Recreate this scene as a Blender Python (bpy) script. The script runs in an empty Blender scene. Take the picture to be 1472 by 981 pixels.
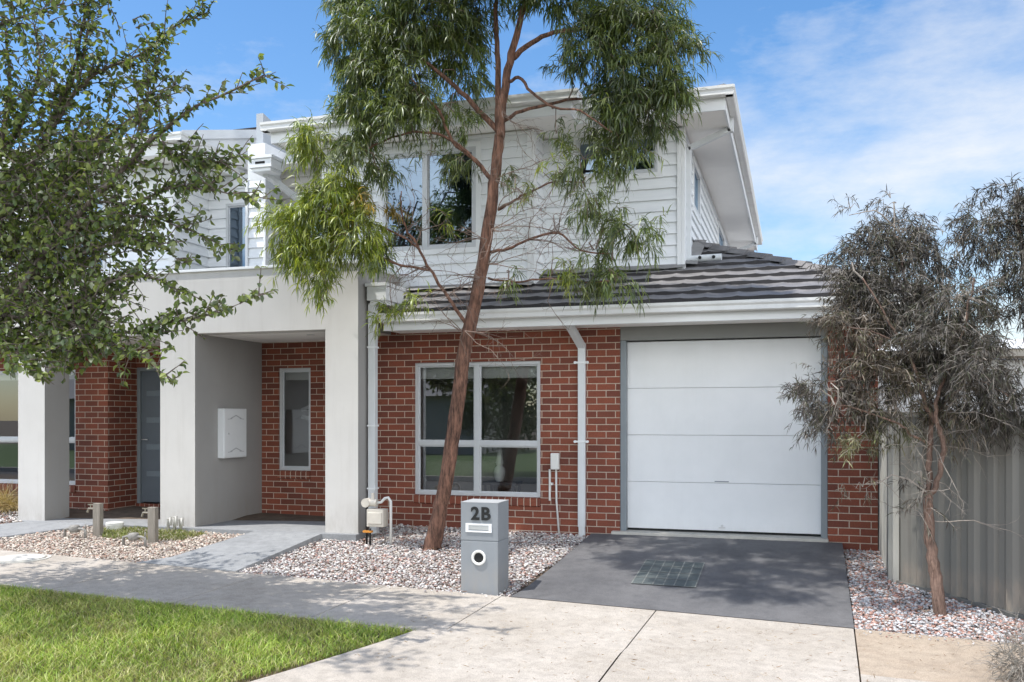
import bpy, math, random
import numpy as np
from mathutils import Vector, Matrix
R = math.radians
random.seed(7); rng = np.random.default_rng(7)
sc = bpy.context.scene
col = sc.collection
CZ = 1.46                      # eye height above the house slab (z = 0)
F = 1316.0; YAW = R(17.2)
cy_, sy_ = math.cos(YAW), math.sin(YAW)

def at(x, y, Y):
    """survey helper: bearing and elevation read off the photo, met with the real plane Y -> world point"""
    u = (x - 736) / F
    t = Y / (cy_ + sy_ * u)
    return Vector((t * (-sy_ + cy_ * u), Y, CZ + (601 - y) / F * t))

# ------------------------------------------------------------------ materials
def newmat(name):
    m = bpy.data.materials.new(name); m.use_nodes = True
    nt = m.node_tree; b = nt.nodes['Principled BSDF']
    return m, nt, b
def N(nt, t, **k):
    n = nt.nodes.new(t)
    for a, v in k.items():
        setattr(n, a, v)
    return n
def noise(nt, scale, detail=4, rough=0.55, coord='Object', vec=None, stretch=None):
    n = N(nt, 'ShaderNodeTexNoise'); n.inputs['Scale'].default_value = scale
    n.inputs['Detail'].default_value = detail; n.inputs['Roughness'].default_value = rough
    if vec is None:
        tc = N(nt, 'ShaderNodeTexCoord'); vec = tc.outputs[coord]
    if stretch:
        mp = N(nt, 'ShaderNodeMapping'); mp.inputs['Scale'].default_value = stretch
        nt.links.new(vec, mp.inputs['Vector']); vec = mp.outputs[0]
    nt.links.new(vec, n.inputs['Vector'])
    return n
def ramp(nt, fac, stops):
    r = N(nt, 'ShaderNodeValToRGB')
    e = r.color_ramp.elements
    while len(e) < len(stops): e.new(0.5)
    for i, (p, c) in enumerate(stops):
        e[i].position = p
        e[i].color = (c[0], c[1], c[2], 1) if hasattr(c, '__len__') else (c, c, c, 1)
    nt.links.new(fac, r.inputs[0])
    return r
def bump(nt, b, height, strength=0.3, dist=0.01, prev=None):
    n = N(nt, 'ShaderNodeBump'); n.inputs['Strength'].default_value = strength
    n.inputs['Distance'].default_value = dist
    nt.links.new(height, n.inputs['Height'])
    if prev: nt.links.new(prev.outputs[0], n.inputs['Normal'])
    nt.links.new(n.outputs[0], b.inputs['Normal'])
    return n
def mixc(nt, a, b, fac, mode='MIX'):
    m = N(nt, 'ShaderNodeMix', data_type='RGBA', blend_type=mode)
    for sock, v in ((m.inputs[0], fac), (m.inputs[6], a), (m.inputs[7], b)):
        if isinstance(v, bpy.types.NodeSocket): nt.links.new(v, sock)
        elif hasattr(v, '__len__'): sock.default_value = (v[0], v[1], v[2], 1)
        else: sock.default_value = v
    return m.outputs[2]

def painted(name, c, rough=0.5, var=0.12, dirt=None, scale=3.0, bmp=0.0, bscale=300, metal=0.0, streak=None):
    m, nt, b = newmat(name)
    n = noise(nt, scale, 5, 0.6, stretch=streak)
    lo = [x * (1 - var) for x in c]; hi = [min(1, x * (1 + var * 0.6)) for x in c]
    r = ramp(nt, n.outputs[0], [(0.3, lo), (0.7, hi)])
    out = r.outputs[0]
    if dirt:
        n2 = noise(nt, 1.3, 6, 0.7)
        r2 = ramp(nt, n2.outputs[0], [(0.5, 0.0), (0.75, 1.0)])
        out = mixc(nt, out, dirt, mixc(nt, (0, 0, 0), r2.outputs[0], 0.45))
    nt.links.new(out, b.inputs['Base Color'])
    b.inputs['Roughness'].default_value = rough; b.inputs['Metallic'].default_value = metal
    if bmp:
        nb = noise(nt, bscale, 3, 0.6)
        bump(nt, b, nb.outputs[0], bmp, 0.004)
    return m

M = {}
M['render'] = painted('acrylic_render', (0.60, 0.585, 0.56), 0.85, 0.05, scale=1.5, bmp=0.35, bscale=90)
M['rendershade'] = painted('render_shaded_side', (0.33, 0.325, 0.315), 0.85, 0.05, scale=1.5, bmp=0.35, bscale=90)  # same render coloured darker: shade put into the side faces
M['soffit'] = painted('soffit_paint', (0.90, 0.885, 0.85), 0.7, 0.03, scale=2)
M['white'] = painted('white_trim', (0.78, 0.80, 0.81), 0.4, 0.05, scale=2)
M['gutter'] = painted('gutter_white', (0.74, 0.745, 0.73), 0.38, 0.08, scale=4, dirt=(0.50, 0.49, 0.46))
M['pipe'] = painted('downpipe_paint', (0.66, 0.685, 0.70), 0.42, 0.05, scale=4)
M['alu'] = painted('window_aluminium', (0.58, 0.60, 0.62), 0.38, 0.04, scale=5, metal=0.2)
M['greyframe'] = painted('grey_frame', (0.22, 0.25, 0.27), 0.45, 0.06)
M['header'] = painted('grey_header', (0.26, 0.265, 0.255), 0.6, 0.05)
M['letterbox'] = painted('letterbox_render', (0.235, 0.255, 0.275), 0.6, 0.05, scale=6, bmp=0.1, bscale=150)
M['lettertop'] = painted('letterbox_top', (0.42, 0.43, 0.44), 0.6, 0.05)
M['black'] = painted('black_plastic', (0.012, 0.013, 0.013), 0.8, 0.1)
M['steel'] = painted('brushed_steel', (0.66, 0.67, 0.68), 0.35, 0.05, metal=0.6)
M['brass'] = painted('tap_brass', (0.35, 0.32, 0.26), 0.4, 0.15, metal=0.7, scale=40)
M['cream'] = painted('cream_meter', (0.60, 0.56, 0.49), 0.5, 0.08, scale=15)
M['pipewhite'] = painted('white_pvc', (0.72, 0.72, 0.69), 0.4, 0.06, scale=8)
M['orange'] = painted('orange_tag', (0.6, 0.25, 0.04), 0.5, 0.1)
M['meterbox'] = painted('meter_box_enamel', (0.74, 0.76, 0.77), 0.4, 0.03, scale=6)
M['timber'] = painted('weathered_timber', (0.26, 0.235, 0.20), 0.85, 0.25, scale=25, streak=(4, 4, 0.4), bmp=0.4)
M['meterpipe'] = painted('dull_pipework', (0.26, 0.25, 0.23), 0.6, 0.2, scale=30)
M['concrete_dark'] = painted('sill_concrete', (0.50, 0.48, 0.43), 0.85, 0.12, scale=12, bmp=0.2)
M['blind'] = painted('roller_blind', (0.62, 0.62, 0.60), 0.8, 0.04)
M['sofa'] = painted('sofa_fabric', (0.34, 0.31, 0.28), 0.9, 0.1, scale=30)
M['cushion'] = painted('cushion_fabric', (0.10, 0.10, 0.11), 0.9, 0.1, scale=30)
M['vase'] = painted('white_ceramic', (0.8, 0.8, 0.78), 0.25, 0.02)
M['room'] = painted('room_paint', (0.58, 0.56, 0.53), 0.9, 0.03)
M['roomfloor'] = painted('room_floor', (0.12, 0.08, 0.05), 0.5, 0.1, scale=5)
M['door'] = painted('charcoal_door', (0.13, 0.155, 0.18), 0.45, 0.08)
M['frost'] = painted('frosted_glass', (0.20, 0.24, 0.27), 0.25, 0.05)
M['fence'] = painted('steel_fence', (0.18, 0.175, 0.158), 0.5, 0.06, scale=1.5, streak=(1, 1, 0.25))
M['fencedark'] = painted('fence_rail', (0.14, 0.14, 0.13), 0.5, 0.06)
M['fencelight'] = painted('fence_post', (0.42, 0.41, 0.37), 0.5, 0.06)
M['cottage'] = painted('pale_cladding', (0.60, 0.61, 0.60), 0.7, 0.05)
M['cottageroof'] = painted('white_roof_sheet', (0.75, 0.75, 0.74), 0.5, 0.04)
M['beige'] = painted('beige_board', (0.42, 0.39, 0.33), 0.7, 0.05)
M['lid'] = painted('round_lid', (0.55, 0.54, 0.50), 0.8, 0.1, scale=20)
M['drygrass'] = painted('straw', (0.45, 0.33, 0.18), 0.9, 0.2, scale=20)
M['cable'] = painted('cable_black', (0.05, 0.05, 0.055), 0.5, 0.1)
M['road'] = painted('asphalt', (0.06, 0.06, 0.062), 0.9, 0.25, scale=30, bmp=0.4)
M['soil'] = painted('soil', (0.12, 0.09, 0.065), 0.95, 0.4, scale=9, bmp=0.6, bscale=60)

# weatherboards
def weatherboard():
    m, nt, b = newmat('weatherboard_paint')
    n = noise(nt, 5, 5, 0.6, stretch=(0.4, 0.4, 4))
    r = ramp(nt, n.outputs[0], [(0.3, (0.76, 0.79, 0.81)), (0.7, (0.84, 0.865, 0.885))])
    nt.links.new(r.outputs[0], b.inputs['Base Color']); b.inputs['Roughness'].default_value = 0.5
    return m
M['boards'] = weatherboard()

def brick(name, soldier=False):
    m, nt, b = newmat(name)
    tc = N(nt, 'ShaderNodeTexCoord')
    # tiny wobble so that courses are not ruler straight
    nz = noise(nt, 3.0, 2, 0.5, vec=tc.outputs['UV'])
    sub = N(nt, 'ShaderNodeVectorMath', operation='SUBTRACT'); nt.links.new(nz.outputs['Color'], sub.inputs[0]); sub.inputs[1].default_value = (0.5, 0.5, 0.5)
    scl = N(nt, 'ShaderNodeVectorMath', operation='SCALE'); nt.links.new(sub.outputs[0], scl.inputs[0]); scl.inputs['Scale'].default_value = 0.006
    add = N(nt, 'ShaderNodeVectorMath', operation='ADD'); nt.links.new(tc.outputs['UV'], add.inputs[0]); nt.links.new(scl.outputs[0], add.inputs[1])
    br = N(nt, 'ShaderNodeTexBrick')
    br.offset = 0.0 if soldier else 0.5
    br.inputs['Scale'].default_value = 1.0
    br.inputs['Brick Width'].default_value = 0.086 if soldier else 0.24
    br.inputs['Row Height'].default_value = 0.30 if soldier else 0.086
    br.inputs['Mortar Size'].default_value = 0.0055
    br.inputs['Mortar Smooth'].default_value = 0.12
    br.inputs['Bias'].default_value = -0.1
    br.inputs['Color1'].default_value = (0.26, 0.072, 0.038, 1)
    br.inputs['Color2'].default_value = (0.145, 0.043, 0.028, 1)
    br.inputs['Mortar'].default_value = (0.56, 0.46, 0.37, 1)
    nt.links.new(add.outputs[0], br.inputs['Vector'])
    n2 = noise(nt, 60, 4, 0.7); n3 = noise(nt, 1.2, 4, 0.6)
    v = ramp(nt, n2.outputs[0], [(0.25, 0.72), (0.7, 1.12)])
    w = ramp(nt, n3.outputs[0], [(0.3, 0.82), (0.7, 1.08)])
    c = mixc(nt, br.outputs['Color'], v.outputs[0], 1.0, 'MULTIPLY')
    c = mixc(nt, c, w.outputs[0], 1.0, 'MULTIPLY')
    nt.links.new(c, b.inputs['Base Color'])
    b.inputs['Roughness'].default_value = 0.8
    inv = N(nt, 'ShaderNodeMath', operation='SUBTRACT'); inv.inputs[0].default_value = 1; nt.links.new(br.outputs['Fac'], inv.inputs[1])
    b1 = bump(nt, b, inv.outputs[0], 0.9, 0.008)
    bump(nt, b, n2.outputs[0], 0.35, 0.003, prev=b1)
    return m
M['brick'] = brick('red_brick'); M['soldier'] = brick('brick_sill', True)

def concrete(name, c1, c2, speck=0.35, stain=None, rough=0.85):
    m, nt, b = newmat(name)
    a = noise(nt, 1.1, 7, 0.65); s = noise(nt, 130, 3, 0.7); k = noise(nt, 9, 6, 0.7)
    base = ramp(nt, a.outputs[0], [(0.3, c1), (0.7, c2)]).outputs[0]
    v = ramp(nt, s.outputs[0], [(0.35, 1 - speck), (0.6, 1.06)])
    base = mixc(nt, base, v.outputs[0], 1.0, 'MULTIPLY')
    kk = ramp(nt, k.outputs[0], [(0.3, 0.80), (0.6, 1.05)])
    base = mixc(nt, base, kk.outputs[0], 1.0, 'MULTIPLY')
    if stain:
        n = noise(nt, 0.9, 5, 0.6)
        f = ramp(nt, n.outputs[0], [(0.45, 0.0), (0.62, 0.7)])
        base = mixc(nt, base, stain, f.outputs[0])
    vo = N(nt, 'ShaderNodeTexVoronoi', feature='F1'); vo.inputs['Scale'].default_value = 7
    tc = N(nt, 'ShaderNodeTexCoord'); nt.links.new(tc.outputs['Object'], vo.inputs['Vector'])
    sp = ramp(nt, vo.outputs['Distance'], [(0.035, 0.55), (0.06, 1.0)])
    base = mixc(nt, base, sp.outputs[0], 1.0, 'MULTIPLY')
    nt.links.new(base, b.inputs['Base Color']); b.inputs['Roughness'].default_value = rough
    bump(nt, b, s.outputs[0], 0.35, 0.003)
    return m
M['footpath'] = concrete('footpath_concrete', (0.41, 0.365, 0.31), (0.54, 0.495, 0.44))
M['footpath_tan'] = concrete('tan_concrete', (0.36, 0.28, 0.21), (0.50, 0.42, 0.33))
M['driveway'] = concrete('charcoal_driveway', (0.09, 0.091, 0.098), (0.165, 0.164, 0.168), 0.3, rough=0.75)
M['path'] = concrete('grey_path', (0.25, 0.26, 0.27), (0.31, 0.32, 0.33), 0.15)
M['lidpaver'] = concrete('pit_lid_paver', (0.075, 0.095, 0.095), (0.11, 0.13, 0.13), 0.2)

def tile_mat():
    m, nt, b = newmat('roof_tile')
    n = noise(nt, 6, 5, 0.6); n2 = noise(nt, 90, 3, 0.6)
    r = ramp(nt, n.outputs[0], [(0.3, (0.13, 0.127, 0.132)), (0.7, (0.25, 0.24, 0.24))])
    v = ramp(nt, n2.outputs[0], [(0.3, 0.85), (0.7, 1.1)])
    nt.links.new(mixc(nt, r.outputs[0], v.outputs[0], 1.0, 'MULTIPLY'), b.inputs['Base Color'])
    b.inputs['Roughness'].default_value = 0.55
    return m
M['tile'] = tile_mat(); M['tileedge'] = painted('tile_edge_shade_grime', (0.035, 0.033, 0.035), 0.8, 0.2)  # tile lips coloured near-black for grime and the shadow gap below

def door_panel_mat():
    m, nt, b = newmat('garage_door_steel')
    n = noise(nt, 2, 4, 0.6)
    r = ramp(nt, n.outputs[0], [(0.3, (0.77, 0.79, 0.80)), (0.7, (0.83, 0.845, 0.855))])
    nt.links.new(r.outputs[0], b.inputs['Base Color']); b.inputs['Roughness'].default_value = 0.42
    g = noise(nt, 60, 3, 0.5, stretch=(0.25, 1, 2.2))
    bump(nt, b, g.outputs[0], 0.12, 0.002)
    return m
M['garage'] = door_panel_mat()

def grime(m, top=.55, c=(.30, .27, .23), amt=.5, streak=.16):
    nt = m.node_tree; b = nt.nodes['Principled BSDF']; src = b.inputs['Base Color'].links[0].from_socket
    ge = N(nt, 'ShaderNodeNewGeometry'); sp = N(nt, 'ShaderNodeSeparateXYZ'); nt.links.new(ge.outputs['Position'], sp.inputs[0])
    g1 = N(nt, 'ShaderNodeMapRange', interpolation_type='SMOOTHSTEP'); nt.links.new(sp.outputs[2], g1.inputs[0]); g1.inputs[1].default_value = -.1; g1.inputs[2].default_value = top; g1.inputs[3].default_value = amt; g1.inputs[4].default_value = 0.0
    n1 = noise(nt, 7, 6, .75, stretch=(1.5, 1.5, .5)); r1 = ramp(nt, n1.outputs[0], [(.35, 0.15), (.65, 1.0)])
    mu = N(nt, 'ShaderNodeMath', operation='MULTIPLY'); nt.links.new(g1.outputs[0], mu.inputs[0]); nt.links.new(r1.outputs[0], mu.inputs[1])
    n3 = noise(nt, 2.5, 6, .7, stretch=(3, 3, .22)); r3 = ramp(nt, n3.outputs[0], [(.5, 0.0), (.75, streak)])
    ad = N(nt, 'ShaderNodeMath', operation='ADD'); nt.links.new(mu.outputs[0], ad.inputs[0]); nt.links.new(r3.outputs[0], ad.inputs[1])
    nt.links.new(mixc(nt, src, c, ad.outputs[0]), b.inputs['Base Color'])
grime(M['render']); grime(M['rendershade']); grime(M['letterbox'], .1, (.3, .27, .23), .35); grime(M['pipe'], .3, (.3, .27, .23), .4); grime(M['garage'], .25, (.45, .42, .38), .35, .05); grime(M['fence'], .1, (.3, .25, .2), .6)
def glass(name, refl, tint, gc=(0.93, 0.96, 1)):
    m = bpy.data.materials.new(name); m.use_nodes = True; nt = m.node_tree
    nt.nodes.clear()
    o = N(nt, 'ShaderNodeOutputMaterial'); mx = N(nt, 'ShaderNodeMixShader')
    t = N(nt, 'ShaderNodeBsdfTransparent'); t.inputs[0].default_value = (*tint, 1)
    g = N(nt, 'ShaderNodeBsdfGlossy'); g.inputs['Roughness'].default_value = 0.0; g.inputs['Color'].default_value = (*gc, 1)
    fr = N(nt, 'ShaderNodeFresnel'); fr.inputs[0].default_value = 1.5
    ad = N(nt, 'ShaderNodeMath', operation='ADD', use_clamp=True); nt.links.new(fr.outputs[0], ad.inputs[0]); ad.inputs[1].default_value = refl
    nt.links.new(ad.outputs[0], mx.inputs[0]); nt.links.new(t.outputs[0], mx.inputs[1]); nt.links.new(g.outputs[0], mx.inputs[2])
    nt.links.new(mx.outputs[0], o.inputs[0])
    return m
M['glass'] = glass('window_glass', 0.17, (0.78, 0.80, 0.80))
M['glassblue'] = glass('upper_window_glass', 0.17, (0.30, 0.33, 0.38), (.62, .80, 1))

def leafmat(name, trans=0.35, gloss=0.08, rough=0.45, tr=(1.25, 1.35, 0.6)):
    m = bpy.data.materials.new(name); m.use_nodes = True; nt = m.node_tree
    nt.nodes.clear()
    o = N(nt, 'ShaderNodeOutputMaterial')
    a = N(nt, 'ShaderNodeAttribute'); a.attribute_name = 'tint'
    d = N(nt, 'ShaderNodeBsdfDiffuse'); nt.links.new(a.outputs['Color'], d.inputs[0])
    t = N(nt, 'ShaderNodeBsdfTranslucent'); c = mixc(nt, a.outputs['Color'], tr, 1.0, 'MULTIPLY'); nt.links.new(c, t.inputs[0])
    g = N(nt, 'ShaderNodeBsdfGlossy'); g.inputs['Roughness'].default_value = rough; g.inputs['Color'].default_value = (0.9, 0.95, 1, 1)
    m1 = N(nt, 'ShaderNodeMixShader'); m1.inputs[0].default_value = trans
    nt.links.new(d.outputs[0], m1.inputs[1]); nt.links.new(t.outputs[0], m1.inputs[2])
    m2 = N(nt, 'ShaderNodeMixShader'); m2.inputs[0].default_value = gloss
    nt.links.new(m1.outputs[0], m2.inputs[1]); nt.links.new(g.outputs[0], m2.inputs[2])
    nt.links.new(m2.outputs[0], o.inputs[0])
    return m
M['leaf'] = leafmat('wattle_leaf', 0.35, 0.07)
M['leaf_pear'] = leafmat('pear_leaf', 0.36, 0.05, 0.5)
M['leaf_grey'] = leafmat('grey_leaf', 0.15, 0.035, 0.5, (1.1, 1.05, 0.9))
M['grassblade'] = leafmat('grass_blade', 0.22, 0.04, 0.5, (1.2, 1.3, 0.5))
def stonemat():
    m, nt, b = newmat('gravel_stone')
    a = N(nt, 'ShaderNodeAttribute'); a.attribute_name = 'tint'
    n = noise(nt, 150, 2, 0.6); v = ramp(nt, n.outputs[0], [(0.3, 0.75), (0.7, 1.1)])
    nt.links.new(mixc(nt, a.outputs['Color'], v.outputs[0], 1.0, 'MULTIPLY'), b.inputs['Base Color'])
    b.inputs['Roughness'].default_value = 0.85
    return m
M['stone'] = stonemat()
def barkmat(name, c1, c2, s=22):
    m, nt, b = newmat(name)
    n = noise(nt, s, 6, 0.7, stretch=(1.6, 1.6, 0.28)); n2 = noise(nt, 4, 3, 0.5)
    r = ramp(nt, n.outputs[0], [(0.33, c1), (0.62, c2)])
    v = ramp(nt, n2.outputs[0], [(0.3, 0.75), (0.7, 1.15)])
    nt.links.new(mixc(nt, r.outputs[0], v.outputs[0], 1.0, 'MULTIPLY'), b.inputs['Base Color'])
    b.inputs['Roughness'].default_value = 0.9
    bump(nt, b, n.outputs[0], 1.0, 0.03)
    return m
M['bark'] = barkmat('red_brown_bark', (0.035, 0.020, 0.015), (0.30, 0.155, 0.105))
M['barkgrey'] = barkmat('grey_bark', (0.09, 0.07, 0.06), (0.25, 0.20, 0.17), 30)
M['barkpale'] = barkmat('pinkish_bark', (0.14, 0.085, 0.065), (0.33, 0.22, 0.17), 35)
M['twig'] = painted('dead_twig', (0.22, 0.16, 0.13), 0.9, 0.3, scale=10)
M['twiggrey'] = painted('grey_twig', (0.34, 0.30, 0.26), 0.9, 0.3, scale=10)

# ------------------------------------------------------------------ mesh helpers
WL = {}
def place(o, parent):
    col.objects.link(o)
    WL[o.name] = Vector((0, 0, 0))
    if parent is not None:
        o.parent = parent
        o.matrix_parent_inverse = Matrix.Translation(-WL[parent.name])
    return o
class MB:
    def __init__(s): s.v = []; s.f = []; s.uv = []; s.mi = []
    def face(s, pts, mi=0):
        i = len(s.v); s.v += [tuple(p) for p in pts]; n = len(pts)
        s.f.append(tuple(range(i, i + n))); s.mi.append(mi)
        a = Vector(pts[1]) - Vector(pts[0]); b = Vector(pts[-1]) - Vector(pts[0]); nn = a.cross(b)
        ax, ay, az = abs(nn.x), abs(nn.y), abs(nn.z)
        for p in pts:
            if az >= ax and az >= ay: s.uv.append((p[0], p[1]))
            elif ay >= ax: s.uv.append((p[0], p[2]))
            else: s.uv.append((p[1], p[2]))
    def box(s, x0, x1, y0, y1, z0, z1, mi=0):
        c = [(x0,y0,z0),(x1,y0,z0),(x1,y1,z0),(x0,y1,z0),(x0,y0,z1),(x1,y0,z1),(x1,y1,z1),(x0,y1,z1)]
        for q in ((0,3,2,1),(4,5,6,7),(0,1,5,4),(2,3,7,6),(1,2,6,5),(3,0,4,7)):
            s.face([c[k] for k in q], mi)
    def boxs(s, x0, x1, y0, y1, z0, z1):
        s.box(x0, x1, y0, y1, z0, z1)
        s.mi[-2:] = [1, 1]  # both X faces take the darkened, shaded colour
    def prism(s, prof, a, b, fn, mi=0):
        """profile (p,q) list swept from a to b along axis; fn(t,p,q)->xyz"""
        n = len(prof)
        A = [fn(a, *p) for p in prof]; B = [fn(b, *p) for p in prof]
        s.face(A[::-1], mi); s.face(B, mi)
        for i in range(n):
            j = (i + 1) % n
            s.face([A[i], A[j], B[j], B[i]], mi)
    def bar(s, p, q, w, h=None, mi=0):
        p = Vector(p); q = Vector(q); h = h or w
        d = (q - p).normalized(); up = Vector((0, 0, 1)) if abs(d.z) < 0.9 else Vector((0, 1, 0))
        a = d.cross(up).normalized() * w / 2; b = a.cross(d).normalized() * h / 2
        A = [p - a - b, p + a - b, p + a + b, p - a + b]; B = [x + (q - p) for x in A]
        s.face(A[::-1], mi); s.face(B, mi)
        for i in range(4):
            j = (i + 1) % 4; s.face([A[i], A[j], B[j], B[i]], mi)
    def tube(s, pts, rad, n=8, cap=True, wob=0.0, mi=0):
        pts = [Vector(p) for p in pts]
        if not hasattr(rad, '__len__'): rad = [rad] * len(pts)
        base = len(s.v); ref = None
        for i, p in enumerate(pts):
            d = (pts[min(i + 1, len(pts) - 1)] - pts[max(i - 1, 0)]).normalized()
            if ref is None: ref = Vector((1, 0, 0)) if abs(d.x) < 0.8 else Vector((0, 1, 0))
            a = (ref - d * ref.dot(d)).normalized(); ref = a; b = d.cross(a)
            for k in range(n):
                t = 2 * math.pi * k / n
                r = rad[i] * (1 + wob * random.uniform(-1, 1))
                s.v.append(tuple(p + (a * math.cos(t) + b * math.sin(t)) * r))
        for i in range(len(pts) - 1):
            for k in range(n):
                q = base + i * n + k; w = base + i * n + (k + 1) % n
                s.f.append((q, w, w + n, q + n)); s.mi.append(mi)
                s.uv += [(k / n, i), ((k + 1) / n, i), ((k + 1) / n, i + 1), (k / n, i + 1)]
        if cap:
            for off, rev in ((0, True), ((len(pts) - 1) * n, False)):
                idx = [base + off + k for k in range(n)]
                s.f.append(tuple(idx[::-1] if rev else idx)); s.mi.append(mi); s.uv += [(0, 0)] * n
    def lathe(s, c, prof, n=24, mi=0):
        base = len(s.v)
        for r, z in prof:
            for k in range(n):
                t = 2 * math.pi * k / n; s.v.append((c[0] + r * math.cos(t), c[1] + r * math.sin(t), c[2] + z))
        for i in range(len(prof) - 1):
            for k in range(n):
                q = base + i * n + k; w = base + i * n + (k + 1) % n
                s.f.append((q, w, w + n, q + n)); s.mi.append(mi); s.uv += [(0, 0)] * 4
    def build(s, name, mat, parent=None, smooth=False, bevel=0.0):
        me = bpy.data.meshes.new(name)
        me.from_pydata(s.v, [], s.f)
        uv = me.uv_layers.new(name='UVMap')
        uv.data.foreach_set('uv', np.array(s.uv, dtype=np.float32).ravel())
        for m in (mat if isinstance(mat, (list, tuple)) else [mat]): me.materials.append(m)
        if any(s.mi): me.polygons.foreach_set('material_index', s.mi)
        if smooth: me.polygons.foreach_set('use_smooth', [True] * len(me.polygons))
        me.update()
        o = bpy.data.objects.new(name, me); place(o, parent)
        if bevel:
            w = o.modifiers.new('weld', 'WELD'); w.merge_threshold = 0.0002
            bv = o.modifiers.new('bevel', 'BEVEL'); bv.width = bevel; bv.segments = 2; bv.limit_method = 'ANGLE'; bv.angle_limit = R(40)
        return o
def box(name, mat, parent, x0, x1, y0, y1, z0, z1, bevel=0.003):
    m = MB(); m.box(x0, x1, y0, y1, z0, z1); return m.build(name, mat, parent, bevel=bevel)
def thing(name, label, cat, loc=(0, 0, 0), group=None):
    o = bpy.data.objects.new(name, None); col.objects.link(o); o.empty_display_size = 0.2
    o.location = loc; WL[o.name] = Vector(loc)
    return tag(o, label, cat, group)
def tag(o, label=None, cat=None, group=None, kind=None):
    if label: o['label'] = label
    if cat: o['category'] = cat
    if group: o['group'] = group
    if kind: o['kind'] = kind
    return o
def rawmesh(name, verts, faces, mat, parent, tint=None, smooth=False):
    """verts (N,3) float, faces (M,k) int, tint (N,3) per-vertex colour"""
    me = bpy.data.meshes.new(name); k = faces.shape[1]
    me.vertices.add(len(verts)); me.vertices.foreach_set('co', verts.astype(np.float32).ravel())
    me.loops.add(faces.size); me.loops.foreach_set('vertex_index', faces.astype(np.int32).ravel())
    me.polygons.add(len(faces)); me.polygons.foreach_set('loop_start', np.arange(0, faces.size, k, dtype=np.int32))
    me.polygons.foreach_set('loop_total', np.full(len(faces), k, dtype=np.int32))
    if smooth: me.polygons.foreach_set('use_smooth', np.ones(len(faces), dtype=bool))
    me.update(calc_edges=True)
    if tint is not None:
        a = me.color_attributes.new('tint', 'FLOAT_COLOR', 'POINT')
        a.data.foreach_set('color', np.concatenate([tint, np.ones((len(tint), 1))], 1).astype(np.float32).ravel())
    me.materials.append(mat)
    o = bpy.data.objects.new(name, me); return place(o, parent)

# walls: plane walls with openings.  axis 'y' = faces -Y, runs along X ; axis 'x' = faces +X, runs along Y
def wall(mb, axis, a0, a1, z0, z1, pos, thick, holes=(), out=-1):
    def P(a, d, z): return (a, pos - out * d, z) if axis == 'y' else (pos - out * d, a, z)
    As = sorted({a0, a1, *[h[0] for h in holes], *[h[1] for h in holes]})
    Zs = sorted({z0, z1, *[h[2] for h in holes], *[h[3] for h in holes]})
    As = [a for a in As if a0 <= a <= a1]; Zs = [z for z in Zs if z0 <= z <= z1]
    for i in range(len(As) - 1):
        for j in range(len(Zs) - 1):
            ca, cz = (As[i] + As[i + 1]) / 2, (Zs[j] + Zs[j + 1]) / 2
            if any(h[0] < ca < h[1] and h[2] < cz < h[3] for h in holes): continue
            for d in (0, thick):
                mb.face([P(As[i], d, Zs[j]), P(As[i + 1], d, Zs[j]), P(As[i + 1], d, Zs[j + 1]), P(As[i], d, Zs[j + 1])])
    for (b0, b1, c0, c1) in [(a0, a1, z0, z1)] + list(holes):
        for (p, q) in (((b0, c0), (b1, c0)), ((b1, c0), (b1, c1)), ((b1, c1), (b0, c1)), ((b0, c1), (b0, c0))):
            mb.face([P(p[0], 0, p[1]), P(q[0], 0, q[1]), P(q[0], thick, q[1]), P(p[0], thick, p[1])])
def siding(mb, axis, a0, a1, z0, z1, pos, holes=(), out=-1, h=0.152):
    """lapped boards in front of plane pos; out = sign of outward direction along the normal axis"""
    def P(a, d, z): return (a, pos + out * d, z) if axis == 'y' else (pos + out * d, a, z)
    k = 0
    while z0 + k * h < z1 - 0.01:
        b0, b1 = z0 + k * h, min(z0 + (k + 1) * h, z1); k += 1
        cuts = sorted({b0, b1, *[c for hh in holes for c in hh[2:4] if b0 < c < b1]})
        for c0, c1 in zip(cuts, cuts[1:]):
            mid = (c0 + c1) / 2; spans = [(a0, a1)]
            for hh in holes:
                if hh[2] < mid < hh[3]:
                    ns = []
                    for s0, s1 in spans:
                        if hh[0] > s0: ns.append((s0, min(s1, hh[0])))
                        if hh[1] < s1: ns.append((max(s0, hh[1]), s1))
                    spans = [(p, q) for p, q in ns if q - p > 1e-4]
            f = lambda z: 0.034 - 0.028 * (z - b0) / h
            for s0, s1 in spans:
                mb.face([P(s0, f(c0), c0), P(s1, f(c0), c0), P(s1, f(c1), c1), P(s0, f(c1), c1)])
                if abs(c0 - b0) < 1e-6:
                    mb.face([P(s0, 0, c0), P(s1, 0, c0), P(s1, f(c0), c0), P(s0, f(c0), c0)])

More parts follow.
